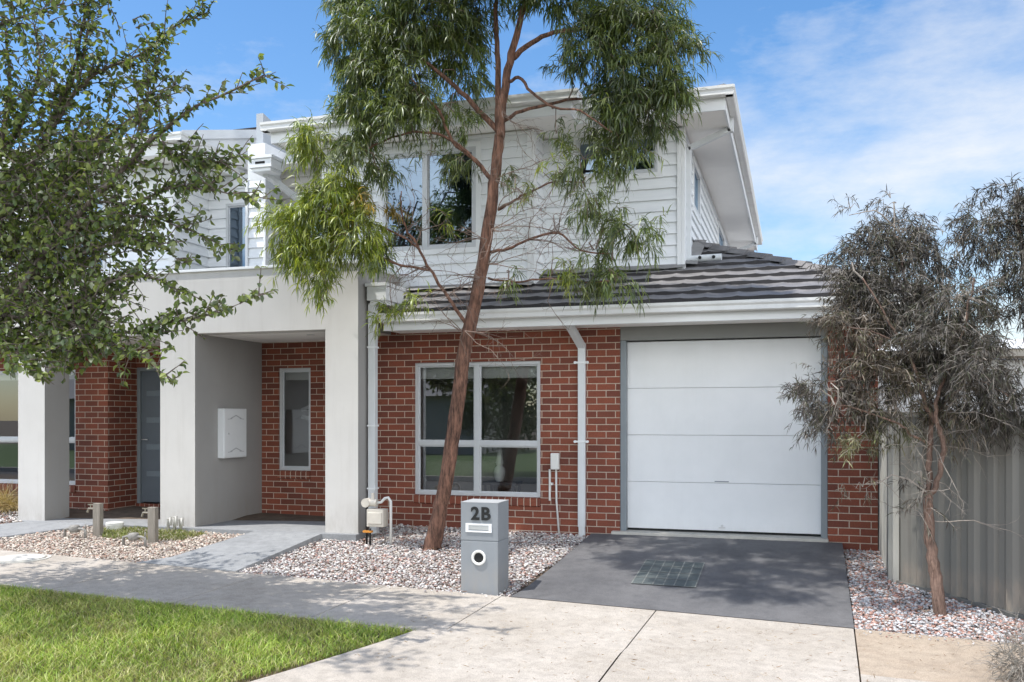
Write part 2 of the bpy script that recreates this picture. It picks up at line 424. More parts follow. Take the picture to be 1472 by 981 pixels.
def window(parent, x0, x1, z0, z1, y, verts=(), horiz=None, glassm='glass', blind=0.0, mat='alu', fw=0.045, axis='y', blind_to=None):
    """aluminium window; frame is the part, panes and blind its sub-parts"""
    def bx(m, a0, a1, d0, d1, c0, c1):
        if axis == 'y': m.box(a0, a1, d0, d1, c0, c1)
        else: m.box(2 * y - d1, 2 * y - d0, a0, a1, c0, c1)   # mirrored depth: faces +X
    m = MB(); d0, d1 = y - 0.012, y + 0.06
    bx(m, x0, x1, d0, d1, z0, z0 + fw); bx(m, x0, x1, d0, d1, z1 - fw, z1)
    bx(m, x0, x0 + fw, d0 + .001, d1 - .001, z0 + fw, z1 - fw); bx(m, x1 - fw, x1, d0 + .001, d1 - .001, z0 + fw, z1 - fw)
    cols = [x0 + fw] + [v for v in verts] + [x1 - fw]
    for v in verts: bx(m, v - 0.035, v + 0.035, d0 + .002, d1 - .002, z0 + fw, z1 - fw)
    if horiz: bx(m, x0 + fw, x1 - fw, d0 + .004, d1 - .004, horiz - 0.028, horiz + 0.028)
    win = m.build('window', M[mat], parent, bevel=0.003)
    rows = [z0 + fw, z1 - fw] if not horiz else [z0 + fw, horiz, z1 - fw]
    for i in range(len(cols) - 1):
        for j in range(len(rows) - 1):
            a0 = cols[i] + (0.035 if i else 0); a1 = cols[i + 1] - (0.035 if i < len(cols) - 2 else 0)
            c0 = rows[j] + (0.028 if j else 0); c1 = rows[j + 1] - (0.028 if j < len(rows) - 2 else 0)
            s = MB(); w = 0.018
            # sash bead
            bx(s, a0, a1, y + .012, y + .032, c0, c0 + w); bx(s, a0, a1, y + .012, y + .032, c1 - w, c1)
            bx(s, a0, a0 + w, y + .013, y + .031, c0 + w, c1 - w); bx(s, a1 - w, a1, y + .013, y + .031, c0 + w, c1 - w)
            s.build('sash', M[mat], win)
            g = MB()
            ga = [(a0 + w, c0 + w), (a1 - w, c0 + w), (a1 - w, c1 - w), (a0 + w, c1 - w)]
            g.face([(a, y + .024, c) if axis == 'y' else (y - .024, a, c) for a, c in ga]); g.build('pane', M[glassm], win)
    if blind:
        b = MB(); bx(b, x0 + fw, x1 - fw, y + .09, y + .094, z1 - fw - blind, z1 - fw)
        b.build('blind', M['blind'], win)
    return win

# ------------------------------------------------------------------ terrain functions
def Yb(X): return 8.28 - 0.045 * X                        # back edge of footpath
def zedge(X): return CZ - 1.775 - 0.0205 * X
def zg(X, Y):
    Yc = min(Y, 11.6)
    if Y >= Yb(X): return zedge(X) + 0.085 * (Yc - Yb(X))
    b = Yb(X) - Y
    z = zedge(X) - 0.02 * b
    if b > 1.45: z -= 0.012 * (b - 1.45)
    return z
FP = 1.45

def sheet(name, xs, ys, zf, mat, kind='structure'):
    v = np.array([(x, y, zf(x, y)) for y in ys for x in xs]); nx = len(xs)
    f = np.array([(j*nx+i, j*nx+i+1, (j+1)*nx+i+1, (j+1)*nx+i) for j in range(len(ys)-1) for i in range(nx-1)])
    o = rawmesh(name, v, f, mat, None, smooth=True); o['kind'] = kind; return o

# base ground to the horizon
g = MB(); g.box(-600, 600, -600, 600, -1.2, -0.85); g.build('ground', M['soil']).__setitem__('kind', 'structure')
xs = list(np.arange(-16, 9.1, 0.5))
sheet('garden_bed', xs, list(np.arange(7.85, 24.1, 0.25)), lambda x, y: zg(x, max(y, Yb(x) - .05)) - 0.055, M['soil'])
sheet('verge', list(np.arange(-40, 30.1, 1)), list(np.arange(2.6, 7.6, 0.25)), lambda x, y: zg(x, y) - 0.045, M['soil'])
# road behind the verge and the far verge
rd = MB(); rd.box(-60, 60, -5.2, 2.45, -0.9, -0.62); rd.build('road', M['road'])['kind'] = 'structure'
kb = MB(); kb.box(-60, 60, 2.45, 2.62, -0.9, -0.42); kb.build('kerb', M['footpath'], bevel=0.02)['kind'] = 'structure'
kb = MB(); kb.box(-60, 60, -5.35, -5.2, -0.9, -0.45); kb.build('kerb', M['footpath'], bevel=0.02)['kind'] = 'structure'
M['farlawn'] = painted('mown_grass', (0.07, 0.12, 0.03), 0.95, 0.3, scale=5)
fl = MB(); fl.box(-60, 60, -30, -5.35, -0.9, -0.46); fl.build('lawn', M['farlawn'])['kind'] = 'structure'

# footpath slabs
def slab(mb, xa, xb, b0, b1, th=0.11):
    """slab between joints xa, xb ; b = distance in front of the back edge"""
    n = max(1, int((xb - xa) / 0.5))
    top = []
    X = [xa + (xb - xa) * i / n for i in range(n + 1)]
    def P(x, b, dz=0): return (x - 0.03 * b, Yb(x) - b, zg(x, Yb(x) - b - 1e-6) + dz)
    for i in range(n):
        mb.face([P(X[i], b1), P(X[i+1], b1), P(X[i+1], b0), P(X[i], b0)])
    for b in (b0, b1):
        for i in range(n): mb.face([P(X[i], b), P(X[i+1], b), P(X[i+1], b, -th), P(X[i], b, -th)])
    for x in (xa, xb): mb.face([P(x, b0), P(x, b1), P(x, b1, -th), P(x, b0, -th)])
joints = [-40, -30, -20, -12.6, -11.2, -9.8, -8.3, -6.85, -5.4, -3.95, -2.71, -1.21, 0.476]
m = MB()
for a, b in zip(joints, joints[1:]): slab(m, a + 0.006, b - 0.006, 0.0, FP)
fo = m.build('footpath', M['footpath']); fo['kind'] = 'structure'
m = MB(); slab(m, 0.482, 2.1, 0.0, FP); slab(m, 2.112, 4, 0, FP); slab(m, 4.012, 20, 0, FP)
m.build('footpath', M['footpath_tan'])['kind'] = 'structure'
# crossover apron in front of the footpath
m = MB()
def apron_left(Y):       # left edge flares towards the kerb
    t = min(1, max(0, (6.95 - Y) / 2.6)); return -2.95 - 0.95 * t ** 1.15 - 0.15 * max(0, 4.4 - Y)
def apron(xl, xr):
    ys = [6.93 - 0.22 * k for k in range(20)]
    for ya, yb2 in zip(ys, ys[1:]):
        n = 4
        for i in range(n):
            def P(s, Y):
                l = xl(Y); r = xr(Y); x = l + (r - l) * s; yy = Y - (0.045 * x + 0.0) if Y > 6.9 else Y - 0.045 * x * max(0, 1 - (6.93 - Y) / 4)
                return (x, yy, zg(x, min(yy, Yb(x) - FP)) + 0.002 - 0.03 * max(0, (6.93 - Y) - 2.5))
            m.face([P(i / n, yb2), P((i + 1) / n, yb2), P((i + 1) / n, ya), P(i / n, ya)])
apron(apron_left, lambda Y: -1.262 - 0.028*(6.93-Y)); apron(lambda Y: -1.250 - 0.028*(6.93-Y), lambda Y: 0.428 - 0.028*(6.93-Y)); apron(lambda Y: 0.440 - 0.028*(6.93-Y), lambda Y: 1.9 + 0.25 * (6.93 - Y))
m.build('driveway_crossover', M['footpath'])['kind'] = 'structure'

# driveway
def zdrive(x, y):
    t = (y - Yb(x)) / (11.30 - Yb(x)); return (1 - t) * (zedge(x) + 0.003) + t * (CZ - 1.452)
m = MB()
ny, nx = 12, 10
def D(i, j):
    t = j / ny; s = i / nx
    xl = -2.62 + 0.17 * t ** 0.5; xr = 0.476 + 0.045 * t
    x = xl + (xr - xl) * s; y = Yb(x) + 0.006 + t * (11.30 - Yb(x) - 0.006); return (x, y, zdrive(x, y))
for i in range(nx):
    for j in range(ny): m.face([D(i, j), D(i+1, j), D(i+1, j+1), D(i, j+1)])
for i in (0, nx):
    for j in range(ny):
        a, b = D(i, j), D(i, j+1); m.face([a, b, (b[0], b[1], b[2]-.2), (a[0], a[1], a[2]-.2)])
m.build('driveway', M['driveway'])['kind'] = 'structure'
# pit lid with paver infill
lid = thing('pit_lid', 'dark paver-infilled access lid with pale grid joints set into the charcoal driveway', 'pit lid', (-1.26, 9.6, zdrive(-1.26, 9.6)))
m = MB(); x0, x1, y0, y1 = -1.57, -0.94, 9.12, 10.08
def lp(m, a0, a1, b0, b1, dz):
    m.face([(a0, b0, zdrive(a0, b0) + dz), (a1, b0, zdrive(a1, b0) + dz), (a1, b1, zdrive(a1, b1) + dz), (a0, b1, zdrive(a0, b1) + dz)])
nc, nr = 6, 4
for i in range(nc):
    for j in range(nr):
        a0 = x0 + (x1 - x0) * i / nc; a1 = x0 + (x1 - x0) * (i + 1) / nc; b0 = y0 + (y1 - y0) * j / nr; b1 = y0 + (y1 - y0) * (j + 1) / nr
        lp(m, a0 + .005, a1 - .005, b0 + .005, b1 - .005, 0.0065)
m.build('paver_infill', M['lidpaver'], lid)
m = MB(); M['lidjoint'] = painted('lid_joint', (0.20, 0.21, 0.20), 0.8, 0.35, scale=14)
for i in range(nc + 1):
    a = x0 + (x1 - x0) * i / nc; lp(m, a - .006, a + .006, y0, y1, 0.0085)
for j in range(nr + 1):
    b = y0 + (y1 - y0) * j / nr; lp(m, x0, x1, b - .0045, b + .0045, 0.0108)
m.build('frame', M['lidjoint'], lid)

# front paths and porch slabs
def path_poly(name, pts, top, th):
    m = MB(); T = [(p[0], p[1], top(*p)) for p in pts]
    m.face(T)
    for i in range(len(T)):
        a, b = T[i], T[(i + 1) % len(T)]; m.face([a, b, (b[0], b[1], b[2] - th), (a[0], a[1], a[2] - th)])
    m.build(name, M['path'])['kind'] = 'structure'
def ztop(x, y): 
    t = max(0, min(1, (y - Yb(x)) / (10.30 - Yb(x)))); return zedge(x) + 0.003 + t * (0.0 - zedge(x))
path_poly('front_path', [(-5.77, 8.55), (-5.70, 10.30), (-6.66, 10.30), (-6.86, 8.9), (-7.1, 8.61)], lambda x, y: ztop(x, y), 0.2)
path_poly('front_path', [(-9.15, 10.30), (-10.35, 10.30), (-11.0, 9.4), (-12.0, 8.83), (-10.4, 8.76), (-9.85, 9.15)], lambda x, y: ztop(x, y), 0.2)
m = MB(); m.box(-10.62, -5.22, 10.302, 12.3, -0.25, 0.008); m.build('porch_slab', M['path'], bevel=0.006)['kind'] = 'structure'

# ------------------------------------------------------------------ gravel
def inpoly(P, poly):
    x, y = P[:, 0], P[:, 1]; c = np.zeros(len(P), bool); n = len(poly)
    for i in range(n):
        x0, y0 = poly[i]; x1, y1 = poly[(i + 1) % n]
        t = ((y0 > y) != (y1 > y)) & (x < (x1 - x0) * (y - y0) / (y1 - y0 + 1e-12) + x0); c ^= t
    return c
ico_v = np.array([(0,0,1),(.894,0,.447),(.276,.851,.447),(-.724,.526,.447),(-.724,-.526,.447),(.276,-.851,.447),(.724,.526,-.447),(-.276,.851,-.447),(-.894,0,-.447),(-.276,-.851,-.447),(.724,-.526,-.447),(0,0,-1)])
ico_f = np.array([(0,1,2),(0,2,3),(0,3,4),(0,4,5),(0,5,1),(1,6,2),(2,7,3),(3,8,4),(4,9,5),(5,10,1),(6,7,2),(7,8,3),(8,9,4),(9,10,5),(10,6,1),(11,7,6),(11,8,7),(11,9,8),(11,10,9),(11,6,10)])
def stones(name, label, polys, n, smin, smax, palette, lift=0.0):
    xs = np.concatenate([np.array(p)[:, 0] for p in polys]); ys = np.concatenate([np.array(p)[:, 1] for p in polys])
    P = np.stack([rng.uniform(xs.min(), xs.max(), n * 3), rng.uniform(ys.min(), ys.max(), n * 3)], 1)
    k = np.zeros(len(P), bool)
    for p in polys: k |= inpoly(P, p)
    P = P[k][:n]; n = len(P)
    z = np.array([zg(x, y) for x, y in P])
    s = smin + (smax - smin) * rng.random(n) ** 1.8
    sc3 = np.stack([s, s * rng.uniform(.6, 1, n), s * rng.uniform(.35, .65, n)], 1)
    V = ico_v[None] * (1 + rng.uniform(-.28, .28, (n, 12, 1))) * sc3[:, None, :]
    a = rng.uniform(0, 2 * np.pi, n); ca, sa = np.cos(a)[:, None], np.sin(a)[:, None]
    tl = rng.uniform(-.5, .5, n)[:, None]; ct, st = np.cos(tl), np.sin(tl)
    X, Y, Z = V[..., 0], V[..., 1] * ct - V[..., 2] * st, V[..., 1] * st + V[..., 2] * ct
    V = np.stack([X * ca - Y * sa + P[:, :1], X * sa + Y * ca + P[:, 1:2], Z + (z - 0.045 + rng.uniform(0, .035, n) + lift)[:, None]], 2)
    Fc = (ico_f[None] + (np.arange(n) * 12)[:, None, None]).reshape(-1, 3)
    pal = np.array(palette); c = pal[rng.choice(len(pal), n)] * rng.uniform(.9, 1.45, (n, 1))
    o = rawmesh(name, V.reshape(-1, 3), Fc, M['stone'], None, np.repeat(c, 12, 0))
    return tag(o, label, 'gravel', kind='stuff')
pal = [(0.55,0.53,0.51),(0.62,0.60,0.58),(0.45,0.43,0.43),(0.50,0.44,0.40),(0.36,0.33,0.33),(0.42,0.27,0.23),(0.66,0.64,0.62),(0.30,0.27,0.27),(0.54,0.50,0.45),(0.25,0.17,0.15)]
stones('gravel', 'pale crushed-stone gravel bed around the leaning street-front tree and letterbox', [[(-5.72, 10.36), (-5.78, 8.56), (-2.66, 8.42), (-2.48, 11.4), (-5.8, 11.4), (-5.8, 10.36)]], 24000, 0.008, 0.022, pal)
stones('gravel', 'pale gravel bed with tap posts left of the front path', [[(-6.72, 10.30), (-6.9, 8.9), (-7.15, 8.62), (-10.35, 8.76), (-9.8, 9.2), (-9.15, 10.28)]], 13000, 0.008, 0.022, [(0.56,0.50,0.43),(0.62,0.56,0.5),(0.45,0.38,0.33),(0.36,0.3,0.27),(0.42,0.28,0.22),(0.5,0.45,0.38)])
pal3 = [(0.42,0.42,0.43),(0.5,0.5,0.51),(0.3,0.29,0.29),(0.38,0.22,0.18),(0.45,0.3,0.25),(0.55,0.54,0.54)]
stones('gravel', 'grey gravel strip with red-brown flecks under the small grey tree by the fence', [[(0.49, 8.25), (0.54, 11.4), (1.05, 11.4), (0.99, 10.0), (1.95, 8.85), (3.4, 8.3), (3.4, 8.13)]], 14000, 0.008, 0.023, pal3)
stones('gravel', 'pale gravel at far left around the straw-coloured tuft', [[(-10.4, 10.3), (-11.05, 9.4), (-12.2, 8.84), (-14, 8.9), (-14, 11.4), (-10.62, 11.4), (-10.62, 10.3)]], 7000, 0.012, 0.03, pal)

for pl_, n_, pp, lb in (([(-5.7, 8.54), (-5.7, 8.40), (-2.75, 8.26), (-2.75, 8.41)], 130, pal, 'loose pale stones spilled onto the footpath edge beside the letterbox'), ([(0.5, 8.25), (0.5, 8.05), (3.2, 7.98), (3.2, 8.13)], 140, pal3, 'loose grey stones spilled onto the tan footpath slab')):
    stones('loose_stones', lb, [pl_], n_, 0.006, 0.014, pp, .035)

# ------------------------------------------------------------------ grass
def blades(name, label, poly, n, hmin, hmax, w, cols, lean=0.5):
    p = np.array(poly); P = np.stack([rng.uniform(p[:,0].min(), p[:,0].max(), n*3), rng.uniform(p[:,1].min(), p[:,1].max(), n*3)], 1)
    P = P[inpoly(P, poly)][:n]; n = len(P)
    z = np.array([zg(x, y) for x, y in P]) - 0.03
    patch = 0.5 + 0.5 * np.sin(P[:,0]*2.3 + 1.2*np.sin(P[:,1]*1.9)) * np.cos(P[:,1]*2.9 + np.sin(P[:,0]*3.1))
    h = rng.uniform(hmin, hmax, n) * (0.75 + 0.4 * patch); a = rng.uniform(0, 2*np.pi, n)
    d = np.stack([np.cos(a), np.sin(a)], 1); a2 = rng.uniform(0, 2*np.pi, n); s = np.stack([np.cos(a2), np.sin(a2)], 1)
    le = rng.uniform(0.1, lean, n)[:, None] * h[:, None]
    B = np.concatenate([P, z[:, None]], 1)
    ww = (w * rng.uniform(.6, 1.3, n))[:, None]
    def pt(t, wf, side): 
        xy = P + d * le * t ** 2 + s * ww * wf * side; return np.concatenate([xy, (z + h * t * (1 - .15 * t))[:, None]], 1)
    V = np.stack([pt(0, .5, -1), pt(0, .5, 1), pt(.55, .4, 1), pt(.55, .4, -1), pt(1, .03, 1), pt(1, .03, -1)], 1)
    Fc = (np.array([[0,1,2,3],[3,2,4,5]])[None] + (np.arange(n)*6)[:, None, None]).reshape(-1, 4)
    cc = np.array(cols); c = cc[rng.choice(len(cc), n)]
    dry = np.sin(P[:,0]*1.3 + 2.1*np.sin(P[:,1]*1.1 + P[:,0]*.7)) * np.sin(P[:,1]*2.7 + 1.7*np.sin(P[:,0]*2.2)) + .35*np.sin(P[:,0]*7.1+P[:,1]*5.3)
    isd = (dry > .38) & (rng.random(n) < .5); c[isd] = c[isd] * .35 + np.array([.40, .36, .15]) * .75; h = h * np.where(dry > .38, .75, 1.0)
    c = c * (0.75 + 0.5 * patch[:, None]) * rng.uniform(.75, 1.2, (n, 1))
    tint = np.repeat(c, 6, 0).reshape(n, 6, 3); tint[:, :2] *= .4  # blade roots tinted dark to stand for shade low in the grass
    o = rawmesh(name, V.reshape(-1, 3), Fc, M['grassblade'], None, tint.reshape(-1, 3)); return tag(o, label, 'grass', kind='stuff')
lawn_poly = [(-14, 7.35), (-9, 7.22), (-6, 7.09), (-2.98, 6.97), (-3.1, 6.6), (-3.3, 6.1), (-3.65, 5.4), (-4.1, 4.6), (-14, 4.6)]
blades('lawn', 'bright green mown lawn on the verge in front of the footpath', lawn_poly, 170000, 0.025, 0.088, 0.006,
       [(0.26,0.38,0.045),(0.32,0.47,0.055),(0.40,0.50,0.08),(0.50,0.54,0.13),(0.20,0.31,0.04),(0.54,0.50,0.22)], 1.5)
blades('dry_grass', 'strip of short yellowed grass along the edge of the lawn', [(-3.05, 6.99), (-2.90, 7.0), (-3.02, 6.5), (-3.22, 6.0), (-3.6, 5.3), (-4.0, 4.6), (-4.2, 4.6), (-3.75, 5.4), (-3.4, 6.1)], 5000, 0.012, 0.035, 0.004,
       [(0.33,0.25,0.10),(0.26,0.21,0.09),(0.16,0.18,0.05),(0.4,0.3,0.14)], 0.9)
blades('weeds', 'low yellow-green weeds growing through gravel at the base of the rendered wall', [(-8.5, 10.28), (-7.3, 10.2), (-7.4, 9.75), (-8.4, 9.6), (-8.9, 10.0)], 2600, 0.03, 0.08, 0.012,
       [(0.22,0.24,0.07),(0.3,0.3,0.12),(0.16,0.2,0.05)], 1.2)

# ------------------------------------------------------------------ the townhouse 2B
WY = 11.38            # brick face
PY = 12.0             # porch back wall
H = thing('townhouse', 'two-storey brick and white weatherboard townhouse with white garage door and rendered portal', 'house', (-3.5, WY, 0))
# brick ground floor
m = MB()
win1 = (-4.90, -3.14, 0.43, 2.20)
wall(m, 'y', -5.54, -2.105, -0.2, 2.64, WY, 0.11, [win1])
wall(m, 'y', 0.364, 0.913, -0.2, 2.64, WY, 0.11)
m.box(0.803, 0.913, WY + .11, 22.0, -0.2, 2.64)
m.box(-5.54, -5.43, WY + .11, 13.2, -0.2, 2.60)
m.box(-2.20, -2.104, WY + 0.111, WY + .25, -0.2, 2.64); m.box(0.363, 0.46, WY + .111, WY + .25, -0.2, 2.64)
m.build('brick_wall', M['brick'], H)
m = MB(); wP = (-7.36, -6.82, 0.68, 2.20); dP = (-6.45, -5.60, 0.008, 2.25)
wall(m, 'y', -7.64, -5.54, -0.1, 2.60, PY, 0.11, [wP, dP])
m.build('porch_brick_wall', M['brick'], H)
# garage side of rear walls
m = MB(); m.box(-5.5, 0.8, 21.9, 22.0, -0.2, 2.6); m.build('rear_wall', M['brick'], H)
# sill courses
m = MB(); m.prism([(0, 0), (-0.028, -0.012), (-0.028, -0.105), (0.0, -0.118)], -4.90, -3.14, lambda t, p, q: (t, WY + p, 0.43 + q))
m.build('window_sill', M['soldier'], H)
m = MB(); m.prism([(0, 0), (-0.028, -0.012), (-0.028, -0.115), (0.0, -0.128)], -7.36, -6.82, lambda t, p, q: (t, PY + p, 0.68 + q))
m.build('window_sill', M['soldier'], H)
w1 = window(H, -4.90, -3.14, 0.43, 2.20, WY + 0.045, verts=(-4.02,), horiz=1.12, blind=0.17)
w2 = window(H, -7.36, -6.82, 0.68, 2.20, PY + 0.045, blind=0.13)
# entry door behind the pillar
def panel_door(parent, x0, x1, z0, z1, y):
    m = MB(); m.box(x0, x0 + .06, y, y + .09, z0, z1); m.box(x1 - .06, x1, y, y + .09, z0, z1); m.box(x0 + .06, x1 - .06, y + .001, y + .089, z1 - .06, z1)
    m.build('door_frame', M['greyframe'], parent, bevel=.003)
    d = box('door', M['door'], parent, x0 + .062, x1 - .062, y + .03, y + .07, z0 + .02, z1 - .062)
    for k in range(4):
        z = z0 + 0.42 + 0.42 * k
        box('glass_strip', M['frost'], d, x0 + .16, x1 - .16, y + .024, y + .034, z, z + .09)
    m = MB(); m.tube([(x0 + .12, y + .02, z0 + 1.0), (x0 + .12, y - .03, z0 + 1.0), (x0 + .22, y - .03, z0 + 1.0)], .009, 8); m.build('handle', M['steel'], d, smooth=True)
panel_door(H, -6.45, -5.60, 0.01, 2.25, PY + .01)

# rooms behind the windows
def room(parent, x0, x1, y0, y1, z0, z1):
    m = MB()
    m.face([(x0, y1, z0), (x1, y1, z0), (x1, y1, z1), (x0, y1, z1)])
    m.face([(x0, y0, z0), (x0, y1, z0), (x0, y1, z1), (x0, y0, z1)]); m.face([(x1, y0, z0), (x1, y1, z0), (x1, y1, z1), (x1, y0, z1)])
    m.face([(x0, y0, z1), (x1, y0, z1), (x1, y1, z1), (x0, y1, z1)])
    m.face([(x0, y0, z0), (x1, y0, z0), (x1, y1, z0), (x0, y1, z0)], 1)
    m.build('interior', [M['room'], M['roomfloor']], parent)
room(H, -5.42, -2.2, WY + .12, 15.8, 0.02, 2.55)
room(H, -7.6, -5.56, PY + .12, 15.0, 0.02, 2.55)

# garage
G = MB()
dy = WY + 0.13; gx0, gx1, gz0, gz1 = -2.03, 0.29, 0.07, 2.42
nsec = 4; hs = (gz1 - gz0) / nsec
for k in range(nsec):
    z0, z1 = gz0 + k * hs + 0.0018, gz0 + (k + 1) * hs - 0.0018
    G.prism([(0, z0), (-.003, z0 + .003), (-.003, z1 - .003), (0, z1), (.04, z1), (.04, z0)], gx0, gx1, lambda t, p, q: (t, dy + p, q))
door = G.build('garage_door', M['garage'], H)
box('bottom_seal', M['black'], door, gx0, gx1, dy + .002, dy + .03, gz0 - .022, gz0 + .002)
m = MB(); m.box(-0.90, -0.82, dy - .02, dy - .004, gz0 + .035, gz0 + .05); m.box(-.87, -.85, dy - .03, dy - .004, gz0 + .05, gz0 + .075); m.build('lift_handle', M['steel'], door)
box('nameplate', M['greyframe'], door, -0.95, -0.78, dy - .0085, dy - .0065, gz0 + hs + .014, gz0 + hs + .026)
box('garage_frame', M['greyframe'], H, -2.103, -2.03, WY + .02, WY + .14, 0.04, 2.43); box('garage_frame', M['greyframe'], H, 0.29, 0.362, WY + .02, WY + .14, 0.04, 2.43)
box('garage_header', M['header'], H, -2.103, 0.362, WY + .018, WY + .13, 2.432, 2.64)
box('garage_sill', M['concrete_dark'], H, -2.20, 0.37, WY - .09, WY + .2, -0.12, 0.042, bevel=.008)
room(H, -1.99, 0.25, WY + .26, 17, 0.03, 2.6)

# lower roof: eaves, fascia, gutter, tiles
EY = 10.73; EZ = 2.80; PIT = 0.42; EX = 1.40; LX = -5.10
m = MB()
m.box(LX, EX - .10, EY + .13, WY, 2.60, 2.612); m.box(.914, EX - .10, WY, 22, 2.60, 2.612); m.build('soffit', M['soffit'], H)
m = MB(); m.box(LX, EX - .10, EY + .105, EY + .128, 2.585, 2.79); m.box(EX - .123, EX - .10, EY + .128, 22, 2.585, 2.79); m.build('fascia', M['white'], H, bevel=.003)
gprof = [(0.10, 0.0), (0.015, 0.0), (0.0, 0.012), (0.004, 0.06), (-0.012, 0.085), (-0.012, 0.118), (0.0, 0.118), (0.0, 0.11), (0.10, 0.10)]
m = MB(); m.prism(gprof, LX - .02, EX, lambda t, p, q: (t, EY + p, 2.685 + q))
m.prism(gprof, EY + .001, 22, lambda t, p, q: (EX - p, t, 2.685 + q)); m.build('gutter', M['gutter'], H)

def tiles(mb, O, A, B, pit, L, Rr, smax, row=0.31, tw=0.33, step=0.05):
    O = Vector(O); A = Vector(A); B = Vector(B); k = 0
    while k * row < smax - 0.02:
        s0, s1 = k * row, min((k + 1) * row + 0.01, smax)
        l0, r0, l1, r1 = L(s0), Rr(s0), L(s1), Rr(s1)
        lo, hi = min(l0, l1), max(r0, r1)
        n = max(2, int((hi - lo) / step)); off = 0.5 * tw * (k % 2)
        pr = None
        for i in range(n + 1):
            x = lo + (hi - lo) * i / n
            p = ((x + off) / tw) % 1.0; h = 0.0035 * math.cos(2 * math.pi * p) + (0.006 if p < 0.12 else 0)
            jit = 0.004 * math.sin(17.3 * math.floor((x + off) / tw) + 5.1 * k)
            a = min(max(x, l0), r0); b = min(max(x, l1), r1)
            p0 = O + A * a + B * (s0 - .02 + jit) + Vector((0, 0, s0 * pit + 0.048 + h + jit)); p1 = O + A * b + B * s1 + Vector((0, 0, s1 * pit + 0.012 + h))
            pb = O + A * a + B * (s0 - .018 + jit) + Vector((0, 0, s0 * pit + 0.004))
            if pr:
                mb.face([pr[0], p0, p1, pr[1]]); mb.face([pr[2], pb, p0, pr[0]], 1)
            pr = (p0, p1, pb)
        k += 1
def hipcaps(mb, p, q, w=0.11):
    p = Vector(p); q = Vector(q); L = (q - p).length; n = int(L / 0.36); d = (q - p).normalized()
    side = d.cross(Vector((0, 0, 1))).normalized(); up = side.cross(d).normalized()
    for k in range(n + 1):
        a = p + d * (k * 0.36); b = p + d * min(L, k * 0.36 + 0.40)
        la, lb = 0.055, 0.030
        A = [a - side * w + up * (la - .055), a - side * .05 + up * (la + .012), a + side * .05 + up * (la + .012), a + side * w + up * (la - .055)]
        Bq = [b - side * w + up * (lb - .055), b - side * .05 + up * (lb + .012), b + side * .05 + up * (lb + .012), b + side * w + up * (lb - .055)]
        for i in range(3): mb.face([A[i], A[i + 1], Bq[i + 1], Bq[i]])
        mb.face([A[0], A[3], A[2], A[1]])
m = MB()
# front slope: width LX..EX, cut by 45 degree hip on the right, ends at the upper wall
tiles(m, (0, EY + .03, EZ), (1, 0, 0), (0, 1, 0), PIT, lambda s: LX, lambda s: EX - .03 - s, 2.9)
tiles(m, (EX - .03, 0, EZ), (0, 1, 0), (-1, 0, 0), PIT, lambda s: EY + .03 + s, lambda s: 22.0, 2.9)
m.build('lower_roof', [M['tile'], M['tileedge']], H)
m = MB(); hipcaps(m, (EX - .03, EY + .03, EZ + .03), (EX - .03 - 2.8, EY + .03 + 2.8, EZ + .03 + 2.8 * PIT)); m.build('hip_cap', M['tile'], H)

# upper storey
UY = 12.2; UX = -1.43; BY = 11.7; BXR = -3.34; BXL = -6.40; Z0 = 3.28; ZS = 5.30; RY = 12.55
hole_main = (-5.50, -4.12, 3.77, 5.13)
hole_small = (-2.86, -1.745, 4.72, 5.24)
side_holes = [(13.35, 14.25, 4.50, 5.15), (17.8, 19.3, 4.50, 5.15)]
m = MB()
wall(m, 'y', BXL, BXR, 3.2, ZS, BY, 0.08, [hole_main]); wall(m, 'y', BXR, UX, 3.3, ZS, UY, 0.08, [hole_small])
wall(m, 'x', UY, 21.5, 2.8, ZS, UX, 0.08, side_holes, out=1)
m.box(BXR - .08, BXR - .001, BY + .08, UY + .08, 3.2, ZS); m.box(BXL + .001, BXL + .08, BY + .08, RY, 3.0, ZS)
m.box(-7.64, BXL, RY, RY + .08, 3.0, ZS); m.box(-7.9, UX, 21.42, 21.5, 2.8, ZS)
m.build('wall_lining', M['soffit'], H)
m = MB()
siding(m, 'y', BXL, BXR, 3.26, ZS - .02, BY, [hole_main]); siding(m, 'y', BXR, UX, 3.44, ZS - .02, UY, [hole_small])
siding(m, 'x', UY, 21.5, 3.42, ZS - .02, UX, side_holes, out=1); siding(m, 'x', BY, UY, 3.26, ZS - .02, BXR, [], out=1)
siding(m, 'x', BY, RY, 3.26, ZS - .02, BXL, [], out=-1)
m.build('weatherboards', M['boards'], H)
m = MB(); siding(m, 'y', -7.64, BXL, 3.26, ZS - .02, RY, [(-7.2, -6.45, 3.3, 4.85)], h=0.16); m.build('recess_cladding', painted('taupe_cladding', (0.52, 0.50, 0.46), .6, .05), H)
window(H, -7.2, -6.45, 3.3, 4.85, RY - .03, glassm='glassblue')
m = MB()
for (x, y, z) in ((BXR, BY, 3.24), (UX, UY, 3.40), (BXL, BY, 3.24)):
    s = 1 if x != BXL else -1
    m = MB(); m.box(min(x, x + s * .045), max(x, x + s * .045), y - .045, y + .06, z, ZS - .02); m.box(min(x - s * .06, x - s * .001), max(x - s * .06, x - s * .001), y - .0445, y - .002, z + .001, ZS - .021)
    m.build('corner_trim', M['white'], H, bevel=.003)
window(H, *hole_main, BY - .03, verts=(-4.86,), glassm='glassblue', blind=0.16, fw=.05)
window(H, *hole_small, UY - .03, verts=(-2.31,), glassm='glassblue', fw=.04)
